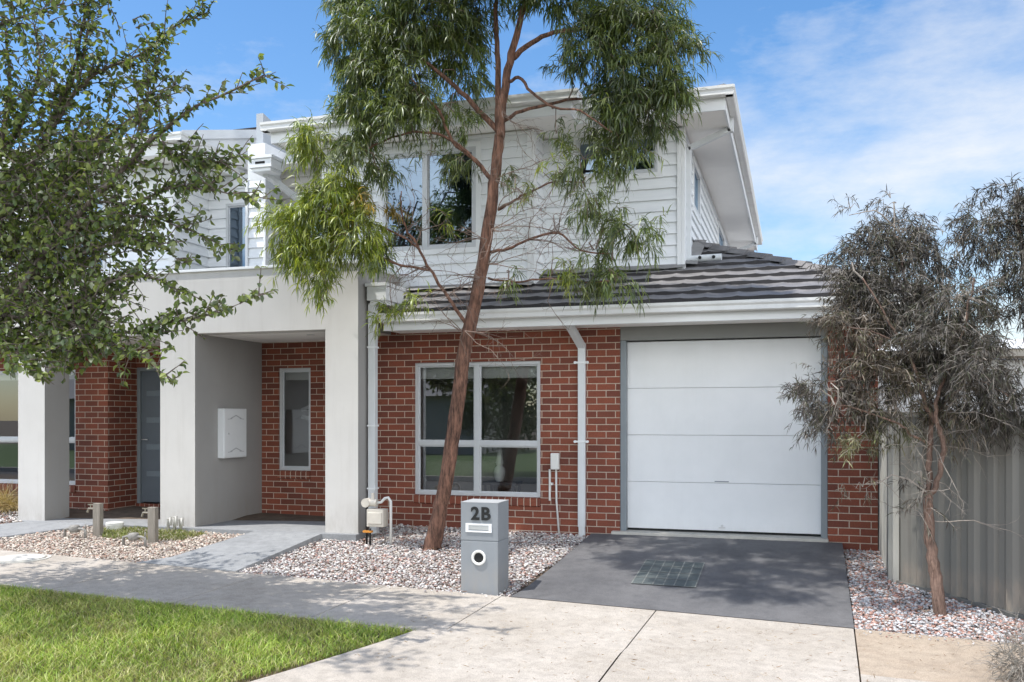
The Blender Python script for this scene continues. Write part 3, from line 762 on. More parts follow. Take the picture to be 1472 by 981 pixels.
def arch(parent, h, y, axis='y', w=.07):
    m = MB()
    def bx(a0, a1, c0, c1):
        if axis == 'y': m.box(a0, a1, y - .04, y - .002, c0, c1)
        else: m.box(y + .002, y + .04, a0, a1, c0, c1)
    bx(h[0] - w, h[1] + w, h[3], h[3] + w - .01); bx(h[0] - w, h[1] + w, h[2] - w, h[2]); bx(h[0] - w, h[0], h[2], h[3]); bx(h[1], h[1] + w, h[2], h[3])
    m.build('window_trim', M['white'], parent, bevel=.003)
arch(H, hole_main, BY); arch(H, hole_small, UY)
for h in side_holes: arch(H, h, UX, 'x'); window(H, *h, UX + .03, glassm='glassblue', axis='x')
room(H, -6.2, -3.6, BY + .12, 15.5, 3.1, 5.28); room(H, -3.3, -1.55, UY + .12, 15.5, 3.3, 5.28)
# flashing where wall meets the tiles
m = MB(); M['flash'] = painted('lead_flashing', (0.24, 0.235, 0.23), .6, .15, scale=8)
def flash(x0, x1, y):
    z = EZ + (y - EY) * PIT
    n = int((x1 - x0) / .12)
    for i in range(n):
        a = x0 + (x1 - x0) * i / n; b = x0 + (x1 - x0) * (i + 1) / n; d = .13 + .03 * math.sin(i * 1.9); d2 = .13 + .03 * math.sin((i + 1) * 1.9)
        m.face([(a, y - d, z - d * PIT + .062), (b, y - d2, z - d2 * PIT + .062), (b, y - .022, z + .075), (a, y - .022, z + .075)])
        m.face([(a, y - .022, z + .075), (b, y - .022, z + .075), (b, y - .003, z + .11), (a, y - .003, z + .11)])
flash(LX, BXR + .03, BY); m.build('flashing', M['flash'], H); m = MB(); flash(BXR, UX + .05, UY)
n = 12
for i in range(n):
    a = UY + (13.55 - UY) * i / n; b = UY + (13.55 - UY) * (i + 1) / n; za = EZ + (a - EY) * PIT; zb = EZ + (b - EY) * PIT
    m.face([(UX + .03, a, za + .08), (UX + .03, b, zb + .08), (UX + .2, b, zb + .062), (UX + .2, a, za + .062)])
m.build('flashing', M['flash'], H)

# upper eaves, gutters and roof
UEY = 11.48; UEX = -0.72; BEY = 11.05; BER = -2.58; BEL = -7.06; GZ = 5.42
m = MB()
m.box(BEL + .1, BER - .1, BEY + .13, UY, ZS, ZS + .012); m.box(BER - .1, UEX - .13, UEY + .13, UY, ZS, ZS + .012); m.box(-7.64, -2.0, UY, RY + .1, ZS, ZS + .012)
m.box(UX + .0, UEX - .13, UY, 21.7, ZS, ZS + .012); m.build('upper_soffit', M['soffit'], H)
m = MB()
m.box(BEL + .1, BER - .1, BEY + .105, BEY + .128, ZS - .03, GZ + .08); m.box(BER - .123, BER - .1, BEY + .128, UEY + .128, ZS - .03, GZ + .08)
m.box(BER - .1, UEX - .105, UEY + .105, UEY + .128, ZS - .03, GZ + .08); m.box(UEX - .128, UEX - .105, UEY + .128, 21.7, ZS - .03, GZ + .08)
m.box(BEL + .1, BEL + .123, BEY + .128, RY + .1, ZS - .03, GZ + .08)
m.build('upper_fascia', M['white'], H, bevel=.003)
m = MB()
m.prism(gprof, BEL, BER, lambda t, p, q: (t, BEY + p, GZ + q)); m.prism(gprof, BEY + .001, UEY + .1, lambda t, p, q: (BER - p, t, GZ + q))
m.prism(gprof, BER - .05, UEX, lambda t, p, q: (t, UEY + p, GZ + q)); m.prism(gprof, UEY + .001, 21.7, lambda t, p, q: (UEX - p, t, GZ + q))
m.prism(gprof, BEY + .001, RY, lambda t, p, q: (BEL + p, t, GZ + q))
m.build('upper_gutter', M['gutter'], H)
UP = 0.30
m = MB()
tiles(m, (0, BEY + .03, GZ + .06), (1, 0, 0), (0, 1, 0), UP, lambda s: BEL + .03, lambda s: BER - .02 - .9 * s if s < .5 else BER - .47, 4.0, step=.1)
tiles(m, (0, UEY + .03, GZ + .06), (1, 0, 0), (0, 1, 0), UP, lambda s: BER - .45, lambda s: UEX - .03 - s, 3.5, step=.1)
tiles(m, (UEX - .03, 0, GZ + .06), (0, 1, 0), (-1, 0, 0), UP, lambda s: UEY + .03 + s, lambda s: 21.7 - s, 3.5, step=.1)
m.face([(-7.9, 21.7, GZ + .1), (UEX, 21.7, GZ + .1), (UEX - 3.4, 18.2, GZ + .1 + 3.5 * UP), (-7.9, 18.2, GZ + .1 + 3.5 * UP)])
m.face([(-7.9, 15.0, GZ + 1.4), (UEX - 3.4, 15.0, GZ + 1.4), (UEX - 3.4, 18.3, GZ + 1.4), (-7.9, 18.3, GZ + 1.4)])
m.face([(BEL + .04, BEY + .1, GZ + .04), (BEL + .04, 15.0, GZ + .04), (BEL + .04, 15.0, GZ + .05 + 3.9 * UP)], 2)
m.build('upper_roof', [M['tile'], M['tileedge'], M['white']], H)
m = MB(); hipcaps(m, (UEX - .10, UEY + .10, GZ + .09), (UEX - 3.4, UEY + 3.4, GZ + .09 + 3.3 * UP)); m.build('hip_cap', M['tile'], H)

# rendered portal of 2B : beam, pillar, party blade wall
PF = 10.40; PT = 3.40; PB = 2.585
m = MB()
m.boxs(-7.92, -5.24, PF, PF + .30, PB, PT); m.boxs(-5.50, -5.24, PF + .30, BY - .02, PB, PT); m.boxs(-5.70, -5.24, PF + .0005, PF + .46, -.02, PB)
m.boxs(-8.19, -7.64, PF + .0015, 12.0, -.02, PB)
m.build('portal', [M['render'], M['rendershade']], H)
m = MB(); m.box(-7.90, -5.50, PF + .30, BY + .0, PB - .002, PB + .02); m.box(-7.64, -5.54, BY - .02, PY, PB - .002, PB + .02); m.build('porch_ceiling', M['soffit'], H)
m = MB(); m.box(-7.92, -5.22, PF - .025, PF + .33, PT, PT + .035); m.box(-5.53, -5.215, PF + .331, BY - .03, PT, PT + .035); m.build('capping', M['white'], H, bevel=.004)
m = MB(); m.box(-7.92, -5.5, PF + .3, RY, 3.18, 3.24); m.build('deck_roof', M['flash'], H)
m = MB(); m.lathe((-6.25, 11.0, PB - .006), [(.0, 0), (.045, 0), (.055, -.002), (.055, .006)], 20); m.build('downlight', M['steel'], H)
# party fin with boards, flashing wedge
m = MB(); m.box(-7.96, -7.66, 12.12, 13.2, 3.2, 5.62); m.build('party_fin', M['white'], H)
m = MB(); siding(m, 'y', -7.93, -7.66, 3.43, 5.05, 12.12, [], h=.152); siding(m, 'x', 12.12, RY, 3.43, 5.3, -7.66, [], out=1); m.build('fin_boards', M['boards'], H)
m = MB(); m.box(-7.665, -7.625, 12.075, 12.16, 3.43, 5.08); m.box(-7.98, -7.935, 12.075, 12.16, 3.43, 5.08); m.build('corner_trim', M['white'], H, bevel=.003)
m = MB(); m.prism([(12.35, 5.55), (13.35, 5.55), (13.35, 5.95), (12.35, 6.16)], -7.96, -7.84, lambda t, p, q: (t, p, q)); m.build('party_parapet', painted('grey_sheet', (0.42, 0.45, 0.48), .5, .05), H)

# rainwater heads and downpipes
def head(parent, x0, x1, y0, y1, z0, z1, slot=True):
    m = MB(); m.box(x0 - .02, x1 + .02, y0 - .02, y1 + .02, z1 - .045, z1); m.box(x0, x1, y0, y1, z0 + .05, z1 - .046)
    m.box(x0 + .03, x1 - .03, y0 + .03, y1 - .02, z0, z0 + .05)
    h = m.build('rainwater_head', M['white'], parent, bevel=.004)
    if slot: box('overflow_slot', M['black'], h, (x0 + x1) / 2 - .08, (x0 + x1) / 2 + .08, y0 - .004, y0 + .01, z1 - .12, z1 - .085)
head(H, -7.55, -7.18, 11.52, 11.85, 5.02, 5.24)
head(H, -5.20, -4.93, 10.56, 11.10, 2.90, 3.17, False)
def bracket(parent, x, y, z, w=.1):
    m = MB(); m.box(x - w / 2 - .035, x + w / 2 + .035, y - .004, y + .004, z - .012, z + .012)
    for s in (-1, 1): m.tube([(x + s * (w / 2 + .03), y - .012, z), (x + s * (w / 2 + .03), y + .01, z)], .018, 10)
    m.build('bracket', M['white'], parent, bevel=.001)
m = MB(); m.box(-5.205, -5.11, 10.60, 10.70, 0.12, 2.92); m.bar((-5.157, 10.65, .14), (-5.10, 10.60, -.02), .09, .09)
dp = m.build('downpipe', M['pipe'], H, bevel=.008)
for z in (.55, 1.35, 2.35):
    m = MB(); m.box(-5.215, -5.10, 10.592, 10.708, z, z + .02); m.build('bracket', M['white'], dp, bevel=.001)
m = MB(); m.box(-2.63, -2.535, WY - .075, WY - .005, 0.08, 2.40); m.bar((-2.583, WY - .04, 2.36), (-2.66, EY + .17, 2.63), .095, .07); m.box(-2.71, -2.615, EY + .12, EY + .22, 2.60, 2.70)
m.bar((-2.583, WY - .04, .09), (-2.575, WY - .04, -.10), .08, .06)
dp = m.build('downpipe', M['pipe'], H, bevel=.006)
bracket(dp, -2.583, WY - .078, 2.16); bracket(dp, -2.583, WY - .078, 1.16)
for yy, zb in ((12.36, 3.55), (20.6, 3.8)):
    m = MB(); m.box(UX + .03, UX + .10, yy, yy + .09, zb, 5.08); m.bar((UX + .06, yy + .045, 5.06), (UEX - .10, yy + .045, 5.27), .09, .07); m.box(UEX - .14, UEX - .06, yy, yy + .09, 5.23, 5.44)
    m.build('downpipe', M['pipe'], H, bevel=.005)
# brace pipe under the upper left eave
m = MB(); m.bar((-7.40, 11.75, 5.02), (-6.95, RY - .05, 4.55), .09, .07); m.box(-7.44, -7.36, 11.7, 11.8, 4.98, 5.1); m.build('downpipe', M['pipe'], H, bevel=.005)
# spreader on the roof
sp = MB(); zz = EZ + (12.36 - EY) * PIT
sp.tube([(UX + .06, 12.40, zz + .10), (UX + .5, 12.36, zz + .10)], .045, 14)
spo = sp.build('roof_spreader', M['pipe'], H, smooth=False)
for x in (UX + .22, UX + .40): m = MB(); m.tube([(x, 12.36 - .047, zz + .10), (x, 12.36 - .03, zz + .10)], .022, 12); m.build('spreader_outlet', M['black'], spo)

# electricity meter box on the blade wall
mb_ = MB(); bx0 = -7.64; mb_.box(bx0, bx0 + .10, 10.90, 11.45, .90, 1.59); MBX = mb_.build('meter_box', M['meterbox'], H, bevel=.006)
m = MB(); m.box(bx0 + .1005, bx0 + .108, 10.915, 11.435, .915, 1.575); dd = m.build('meter_box_door', M['meterbox'], MBX, bevel=.004)
for zc in (1.46, 1.00):
    m = MB()
    for s in (-1, 1): m.bar((bx0 + .110, 11.175, zc + .035), (bx0 + .110, 11.175 + s * .13, zc - .01), .006, .012); m.bar((bx0 + .110, 11.175 + s * .09, zc - .012), (bx0 + .110, 11.175 + s * .19, zc - .018), .006, .008)
    m.build('vent_chevron', painted('vent_shadow', (0.45, 0.46, 0.48), .5, .05), dd)
m = MB(); m.tube([(bx0 + .105, 11.0, 1.24), (bx0 + .118, 11.0, 1.24)], .012, 10); m.build('lock', M['steel'], dd)

# phone lead-in box and conduits on the wall
p = at(799, 665, WY)
m = MB(); m.box(p.x - .055, p.x + .055, WY - .07, WY - .002, 0.80, 1.01); lb = m.build('junction_box', M['pipewhite'], H, bevel=.012)
m = MB(); m.tube([(p.x + .01, WY - .025, .80), (p.x + .015, WY - .025, .4), (p.x + .055, WY - .03, -.08)], .013, 8); m.build('conduit', M['pipewhite'], lb, smooth=True)
m = MB(); m.tube([(p.x - .075, WY - .02, .80), (p.x - .075, WY - .02, .40)], .014, 8); m.box(p.x - .075, p.x - .03, WY - .04, WY - .002, .6, .63); m.build('conduit', M['pipewhite'], lb)

# ------------------------------------------------------------------ neighbouring townhouse 2A
N2 = thing('townhouse', 'neighbouring two-storey townhouse at left with red brick pier, charcoal door and weatherboard upper floor', 'house', (-12, WY, 0))
m = MB(); wn = (-12.35, -10.50, 0.43, 2.20)
wall(m, 'y', -16, -9.90, -.2, 2.6, WY, .11, [wn]); m.box(-10.01, -9.90, WY + .11, PY, -.2, 2.6)
wall(m, 'y', -9.90, -8.19, -.1, 2.6, PY, .11, [(-9.895, -8.97, .12, 2.25)])
m.build('brick_wall', M['brick'], N2)
m = MB(); m.prism([(0, 0), (-0.028, -0.012), (-0.028, -0.105), (0.0, -0.118)], wn[0], wn[1], lambda t, p, q: (t, WY + p, 0.43 + q)); m.build('window_sill', M['soldier'], N2)
m = MB(); m.box(-9.89, -8.95, PY - .03, PY + .05, .0, .12); m.build('door_sill', M['soldier'], N2)
window(N2, *wn, WY + .045, verts=(-11.42,), horiz=1.12, blind=.1); panel_door(N2, -9.893, -8.97, .12, 2.25, PY + .01)
room(N2, -14, -10.2, WY + .12, 15.5, .02, 2.55)
m = MB(); m.box(-16, -7.925, PF, PF + .30, PB, PT); m.boxs(-10.60, -10.13, PF + .0005, PF + .46, -.02, PB); m.build('portal', [M['render'], M['rendershade']], N2)
m = MB(); m.box(-16, -7.90, PF + .30, PY, PB - .002, PB + .02); m.build('porch_ceiling', M['soffit'], N2)
m = MB(); m.box(-16, -7.925, PF - .025, PF + .33, PT, PT + .035); m.build('capping', M['white'], N2, bevel=.004)
m = MB(); m.box(-16, -7.925, PF + .3, RY, 3.18, 3.24); m.build('deck_roof', M['flash'], N2)
NX = -8.97
m = MB(); nh = (-11.6, -10.2, 3.77, 5.13); rh = (-8.62, -8.0, 3.3, 4.85)
wall(m, 'y', -16, NX, 3.2, ZS, BY, .08, [nh]); m.box(NX - .08, NX, BY + .08, RY, 3.2, ZS); wall(m, 'y', NX, -7.96, 3.2, ZS, RY, .08, [rh]); m.box(-16, -7.97, 21.42, 21.5, 0, ZS); m.box(-16.0, -15.92, WY + .2, 21.4, 0, ZS)
m.build('wall_lining', M['soffit'], N2)
m = MB(); siding(m, 'y', -16, NX, 3.26, ZS - .02, BY, [nh]); siding(m, 'x', BY, RY, 3.26, ZS - .02, NX, [], out=1); siding(m, 'y', NX, -7.96, 3.26, ZS - .02, RY, [rh]); m.build('weatherboards', M['boards'], N2)
m = MB(); m.box(NX, NX + .045, BY - .045, BY + .06, 3.24, ZS); m.box(NX - .06, NX - .001, BY - .0445, BY - .002, 3.241, ZS - .001); m.build('corner_trim', M['white'], N2, bevel=.003)
window(N2, *nh, BY - .03, verts=(-10.9,), glassm='glassblue', blind=.16); window(N2, *rh, RY - .03, glassm='glassblue', blind=.08)
room(N2, -13, -9.2, BY + .12, 15, 3.1, 5.28); room(N2, -9.1, -7.98, RY + .12, 15, 3.1, 5.28)
NE = -8.35
m = MB(); m.box(-16, NE - .1, BEY + .13, BY + 1.0, ZS, ZS + .012); m.build('upper_soffit', M['soffit'], N2)
m = MB(); m.box(-16, NE - .1, BEY + .105, BEY + .128, ZS - .03, GZ + .08); m.box(NE - .123, NE - .1, BEY + .128, 13.0, ZS - .03, GZ + .08); m.build('upper_fascia', M['white'], N2, bevel=.003)
m = MB(); m.prism(gprof, -16, NE, lambda t, p, q: (t, BEY + p, GZ + q)); m.prism(gprof, BEY + .001, 13, lambda t, p, q: (NE - p, t, GZ + q)); m.build('upper_gutter', M['gutter'], N2)
m = MB(); tiles(m, (0, BEY + .03, GZ + .06), (1, 0, 0), (0, 1, 0), UP, lambda s: -16.0, lambda s: NE - .03, 4, step=.15)
m.face([(-16, 15.0, GZ + 1.5), (-7.9, 15.0, GZ + 1.5), (-7.9, 21.7, GZ + .1), (-16, 21.7, GZ + .1)]); m.face([(NE - .05, BEY + .1, GZ + .04), (NE - .05, 15.0, GZ + .04), (NE - .05, 15.0, GZ + .05 + 3.9 * UP)], 2)
m.face([(NE - .02, BEY + .04, GZ + .02), (NE - .02, 15.0, GZ + .02 + 3.9 * UP), (NE - .02, 15.0, GZ + .17 + 3.9 * UP), (NE - .02, BEY + .04, GZ + .15)], 2)
m.build('upper_roof', [M['tile'], M['tileedge'], M['white']], N2)

# things inside the front room
vz = 0.62
tb = thing('side_table', 'small dark table just inside the front window holding the white vase', 'table', (-3.80, 11.78, 0.02))
m = MB(); m.box(-4.02, -3.55, 11.62, 11.95, .56, .60); m.build('tabletop', M['cushion'], tb, bevel=.004)
for sx in (-3.98, -3.59):
    for sy in (11.66, 11.91): m = MB(); m.box(sx - .015, sx + .015, sy - .015, sy + .015, .02, .56); m.build('leg', M['cushion'], tb)
m = MB(); m.lathe((-3.82, 11.78, .602), [(0, 0), (.05, 0), (.055, .01), (.075, .06), (.085, .12), (.07, .18), (.04, .21), (.05, .23), (.06, .26), (.045, .30), (.04, .40), (.046, .42), (.036, .42), (.03, .38)], 24)
tag(m.build('vase', M['vase'], None, smooth=True), 'white bulbous ceramic vase standing inside the lower right pane of the front window', 'vase')
so = thing('sofa', 'taupe sofa seen through the lower left pane of the front window', 'sofa', (-4.5, 12.6, .02))
m = MB(); m.box(-5.2, -3.95, 12.2, 13.0, .08, .42); m.build('seat', M['sofa'], so, bevel=.04)
m = MB(); m.prism([(12.15, .40), (12.42, .40), (12.38, .86), (12.22, .86)], -5.1, -4.02, lambda t, p, q: (t, p, q)); m.build('backrest', M['sofa'], so, bevel=.04)
st = thing('staircase', 'white stair rails running up behind the narrow porch window', 'staircase', (-6.9, 13, .02))
m = MB(); m.bar((-7.4, 12.75, 1.58), (-6.2, 12.75, 2.05), .04, .05); m.build('handrail', M['white'], st); m = MB(); m.bar((-7.4, 12.75, 1.48), (-6.2, 12.75, 1.22), .04, .06); m.build('stringer', M['white'], st)

# ------------------------------------------------------------------ letterbox
LBX0, LBX1, LBY0, LBY1 = -3.15, -2.765, 8.47, 8.82
zb = zg(-2.95, 8.5) - .03; H0 = 0.885
LB = thing('letterbox', 'blue-grey rectangular pillar letterbox numbered 2B beside the driveway', 'letterbox', (-2.95, 8.65, zb))
sp_ = zb + H0 * .60
m = MB(); m.box(LBX0, LBX1, LBY0, LBY1, zb, sp_ - .004); m.box(LBX0 + .004, LBX1 - .004, LBY0 + .004, LBY1 - .004, sp_ - .004, sp_ + .004); m.box(LBX0, LBX1, LBY0, LBY1, sp_ + .004, zb + H0 + .02)
m.build('body', M['letterbox'], LB, bevel=.006)
m = MB(); m.box(LBX0 - .001, LBX1 + .001, LBY0 - .001, LBY1 + .001, zb + H0 + .0205, zb + H0 + .026); m.build('top', M['lettertop'], LB)
xc = (LBX0 + LBX1) / 2 - .005; zc = zb + H0 * .745
m = MB(); w_, h_ = .135, .043
m.box(xc - w_, xc + w_, LBY0 - .010, LBY0 - .0005, zc + h_ - .016, zc + h_); m.box(xc - w_, xc + w_, LBY0 - .010, LBY0 - .0005, zc - h_, zc - h_ + .016)
m.box(xc - w_, xc - w_ + .03, LBY0 - .0099, LBY0 - .0006, zc - h_ + .016, zc + h_ - .016); m.box(xc + w_ - .03, xc + w_, LBY0 - .0099, LBY0 - .0006, zc - h_ + .016, zc + h_ - .016)
pl = m.build('slot_plate', M['white'], LB)
box('slot_flap', M['steel'], pl, xc - w_ + .03, xc + w_ - .03, LBY0 - .006, LBY0 - .001, zc - .018, zc + .027, bevel=.001)
zr = zb + H0 * .415
m = MB(); n = 32
ring = [(.075, -.001), (.075, -.012), (.070, -.016), (.056, -.016), (.050, -.008), (.048, .0)]
base = len(m.v)
for r, d in ring:
    for k in range(n): t = 2 * math.pi * k / n; m.v.append((xc + r * math.cos(t), LBY0 + d, zr + r * math.sin(t)))
for i in range(len(ring) - 1):
    for k in range(n): q = i * n + k; w = i * n + (k + 1) % n; m.f.append((q, w, w + n, q + n)); m.mi.append(0); m.uv += [(0, 0)] * 4
rg = m.build('paper_tube_ring', M['pipewhite'], LB, smooth=True)
m = MB(); m.face([(xc + .05 * math.cos(2 * math.pi * k / n), LBY0 - .003, zr + .05 * math.sin(2 * math.pi * k / n)) for k in range(n)]); m.build('paper_tube', M['black'], rg)
def glyph(ch, x, y, z, size, parent, nm):
    cu = bpy.data.curves.new(nm, 'FONT'); cu.body = ch; cu.size = size; cu.extrude = .005; cu.offset = .005; cu.align_x = 'CENTER'
    to = bpy.data.objects.new('tmp', cu); col.objects.link(to); bpy.context.view_layer.update()
    me = bpy.data.meshes.new_from_object(to.evaluated_get(bpy.context.evaluated_depsgraph_get()))
    bpy.data.objects.remove(to); bpy.data.curves.remove(cu)
    me.transform(Matrix.Translation((x, y, z)) @ Matrix.Rotation(R(90), 4, 'X')); me.materials.clear(); me.materials.append(M['black'])
    o = bpy.data.objects.new(nm, me); place(o, parent)
glyph('2', xc - .035, LBY0 - .008, zb + H0 * .838, .175, LB, 'house_number'); glyph('B', xc + .072, LBY0 - .008, zb + H0 * .838, .175, LB, 'house_letter')

# ------------------------------------------------------------------ gas meter, tap posts, water meters
gx, gy = -4.93, 10.25; gz = zg(gx, gy)
GM = thing('gas_meter', 'small cream gas meter on pipes in the gravel beside the rendered pillar', 'gas meter', (gx, gy, gz))
m = MB(); m.box(gx - 0.086, gx + 0.138, gy - .07, gy + .08, gz + 0.192, gz + 0.408); m.box(gx - 0.069, gx + 0.121, gy - .085, gy - .07, gz + 0.228, gz + 0.372)
m.build('meter_body', M['cream'], GM, bevel=.03)
m = MB(); m.tube([(gx - 0.115, gy, gz + 0.480), (gx + 0.023, gy, gz + 0.480)], .045, 14); m.tube([(gx - 0.034, gy, gz + 0.480), (gx - 0.034, gy, gz + 0.600)], .02, 10); m.tube([(gx - 0.115, gy - .05, gz + 0.480), (gx - 0.115, gy + .05, gz + 0.480)], .055, 14)
m.build('regulator', M['cream'], GM, smooth=False)
m = MB(); m.tube([(gx + 0.023, gy, gz + 0.480), (gx + 0.081, gy, gz + 0.492), (gx + 0.127, gy, gz + 0.540), (gx + 0.172, gy, gz + 0.552), (gx + 0.207, gy, gz + 0.504), (gx + 0.207, gy, gz - .02)], .017, 10); m.build('outlet_pipe', M['pipewhite'], GM, smooth=True)
m = MB(); m.tube([(gx - 0.103, gy - .03, gz + 0.432), (gx - 0.103, gy - .03, gz - .03)], .014, 8); m.tube([(gx - 0.046, gy - .05, gz + 0.168), (gx - 0.046, gy - .05, gz - .03)], .014, 8); m.build('inlet_pipe', M['black'], GM, smooth=True)
m = MB(); m.box(gx - 0.138, gx - 0.023, gy - .07, gy - .02, gz + 0.120, gz + 0.144); m.build('valve_tag', M['orange'], GM)

def tap_post(px_, py_, Y, label, htop):
    p = at(px_, py_, Y); x, y = p.x, Y; z = zg(x, y)
    t = thing('tap_post', label, 'tap post', (x, y, z), 'timber posts with garden taps')
    m = MB(); m.box(x - .055, x + .055, y - .035, y + .035, z - .05, z + htop); m.build('post', M['timber'], t, bevel=.004)
    m = MB(); zt = z + htop - .07
    m.tube([(x - .05, y - .02, zt), (x - .13, y - .02, zt), (x - .15, y - .02, zt - .05)], .014, 8); m.tube([(x - .10, y - .02, zt), (x - .10, y - .02, zt + .05)], .008, 8)
    m.box(x - .14, x - .06, y - .028, y - .012, zt + .045, zt + .058); m.build('tap', M['brass'], t)
tap_post(141, 768, 9.75, 'left weathered timber tap post of the pair, beside the white capped pipe', .40)
tap_post(220, 776, 9.60, 'right weathered timber tap post of the pair, nearest the rendered blade wall', .42)
def water_meter(px_, py_, Y, label, sc_):
    p = at(px_, py_, Y); x, y = p.x, Y; z = zg(x, y)
    t = thing('water_meter', label, 'water meter', (x, y, z), 'water meters in the gravel')
    m = MB(); m.tube([(x - .16, y, z - .03), (x - .16, y, z + .09), (x - .1, y, z + .10), (x + .1, y, z + .10), (x + .16, y, z + .09), (x + .16, y, z - .03)], .018, 8)
    m.tube([(x + .16, y, z + .1), (x + .16, y, z + .16)], .010, 8); m.build('pipework', M['meterpipe'], t, smooth=True)
    m = MB(); m.lathe((x - .01, y, z + .055), [(0, 0), (.055, 0), (.065, .03), (.065, .075), (.05, .09), (0, .095)], 16); m.build('meter_body', M['meterpipe'], t, smooth=True)
water_meter(108, 775, 9.55, 'grey water meter on bent pipe just left of the left tap post', 1); water_meter(193, 785, 9.35, 'grey water meter on bent pipe between the two tap posts', 1)
p = at(165, 757, 10.1); z = zg(p.x, 10.1)
m = MB(); m.lathe((p.x, 10.1, z - .02), [(.10, 0), (.10, .06), (.115, .062), (.115, .10), (.10, .108), (0, .11)], 24); tag(m.build('drain_cap', M['pipewhite'], None), 'white round drain cap in the gravel between the two tap posts', 'drain cap')
p = at(250, 752, 10.22); z = zg(p.x, 10.22)
sh = thing('garden_tap', 'cluster of pale pipe valves at the foot of the rendered blade wall', 'pipe valve', (p.x, 10.22, z))
m = MB()
for k, dx in enumerate((-.09, 0, .09)): m.tube([(p.x + dx, 10.22 + .02 * k, z - .02), (p.x + dx, 10.22, z + .14 + .03 * (k % 2)), (p.x + dx + .05, 10.2, z + .16 + .02 * (k % 2)), (p.x + dx + .06, 10.19, z + .06)], .02, 8)
m.build('pipe', M['lid'], sh, smooth=True)
p = at(28, 806, 8.35); z = zg(p.x, 8.35)
m = MB(); m.lathe((p.x, 8.35, z), [(0, .012), (.26, .012), (.27, .008), (.27, -.02)], 36); m.lathe((p.x, 8.35, z), [(.29, .004), (.33, .004), (.33, -.02)], 36); tag(m.build('manhole_cover', M['lid'], None), 'pale round manhole cover in the footpath at far left', 'manhole cover')

# ------------------------------------------------------------------ fence and the building beyond
FZ = CZ + .04
FA = Vector((0.963, 10.03)); FB = Vector((2.9, 8.0))
def fence_panel(name, label, A, B, ztop_, zbf, posts, mat='fence', grp=None):
    d = (B - A); L = d.length; d.normalize(); nrm = Vector((d.y, -d.x))
    if nrm.dot(Vector((0, -1))) < 0 and abs(nrm.y) > .2: nrm = -nrm
    root = thing(name, label, 'fence', (A.x, A.y, zbf(A.x, A.y)), grp)
    m = MB(); n = int(L / .02); pr = None
    for i in range(n + 1):
        s = L * i / n; ph = (s / .19) % 1
        dep = .0 if ph < .42 else (.034 * (ph - .42) / .08 if ph < .5 else (.034 if ph < .92 else .034 * (1 - ph) / .08))
        q = A + d * s + nrm * dep; zb_ = zbf(q.x, q.y)
        cur = ((q.x, q.y, zb_ - .02), (q.x, q.y, ztop_ - .02))
        if pr: m.face([pr[0], cur[0], cur[1], pr[1]])
        pr = cur
    m.build('fence_sheet', M[mat], root)
    m = MB(); q0 = A + nrm * .017; q1 = B + nrm * .017
    m.bar((q0.x, q0.y, ztop_ - .005), (q1.x, q1.y, ztop_ - .005), .06, .05); m.build('top_rail', M['fencedark'], root, bevel=.004)
    m = MB(); m.bar((q0.x, q0.y, zbf(q0.x, q0.y) + .01), (q1.x, q1.y, zbf(q1.x, q1.y) + .01), .05, .06); m.build('bottom_rail', M['fencedark'], root, bevel=.004)
    for s in posts:
        q = A + d * s + nrm * .017; m = MB(); m.bar((q.x, q.y, zbf(q.x, q.y) - .1), (q.x, q.y, ztop_ + .005), .06, .07); m.build('fence_post', M['fencelight' if s == posts[0] else 'fencedark'], root, bevel=.004)
    return root
fence_panel('steel_fence', 'grey-green corrugated steel fence running diagonally to the right behind the small grey tree', FA, FB, FZ, lambda x, y: zg(x, y) - .03, [0.03, 2.4])
fence_panel('steel_fence', 'short pale corrugated steel fence return beside the brick corner of the garage', Vector((.975, 18.0)), Vector((.955, 10.07)), FZ + .02, lambda x, y: zg(x, y) - .03, [7.9, 7.78, 5.4, 3.0], 'fencelight')
CB = thing('outbuilding', 'low pale building with beige eave beyond the steel fence at right', 'building', (8, 20, -.5))
m = MB(); m.box(1.6, 14, 20.2, 28, -.6, 2.68); m.build('wall', M['cottage'], CB)
m = MB(); m.box(1.2, 14.4, 19.85, 19.9, 2.66, 2.80); m.box(1.2, 14.4, 19.9, 20.2, 2.66, 2.68); m.build('fascia', M['beige'], CB)
m = MB(); m.face([(1.1, 19.8, 2.805), (14.5, 19.8, 2.805), (14.5, 24, 3.3), (1.1, 24, 3.3)]); m.face([(1.1, 24, 3.3), (14.5, 24, 3.3), (14.5, 28.3, 2.8), (1.1, 28.3, 2.8)]); m.build('roof', M['cottageroof'], CB)
for x0 in (5.2, 8.2): window(CB, x0, x0 + 1.4, 1.2, 2.3, 20.17, glassm='glassblue')
m = MB(); A_, B_ = at(1380, 506, 19.0), at(1600, 478, 14.0)
m.tube([A_ + (B_ - A_) * (k / 12) - Vector((0, 0, .25 * math.sin(math.pi * k / 12))) for k in range(13)], .012, 6); tag(m.build('overhead_cable', M['cable'], None), 'thin black service cable slung above the pale building at right', 'cable')

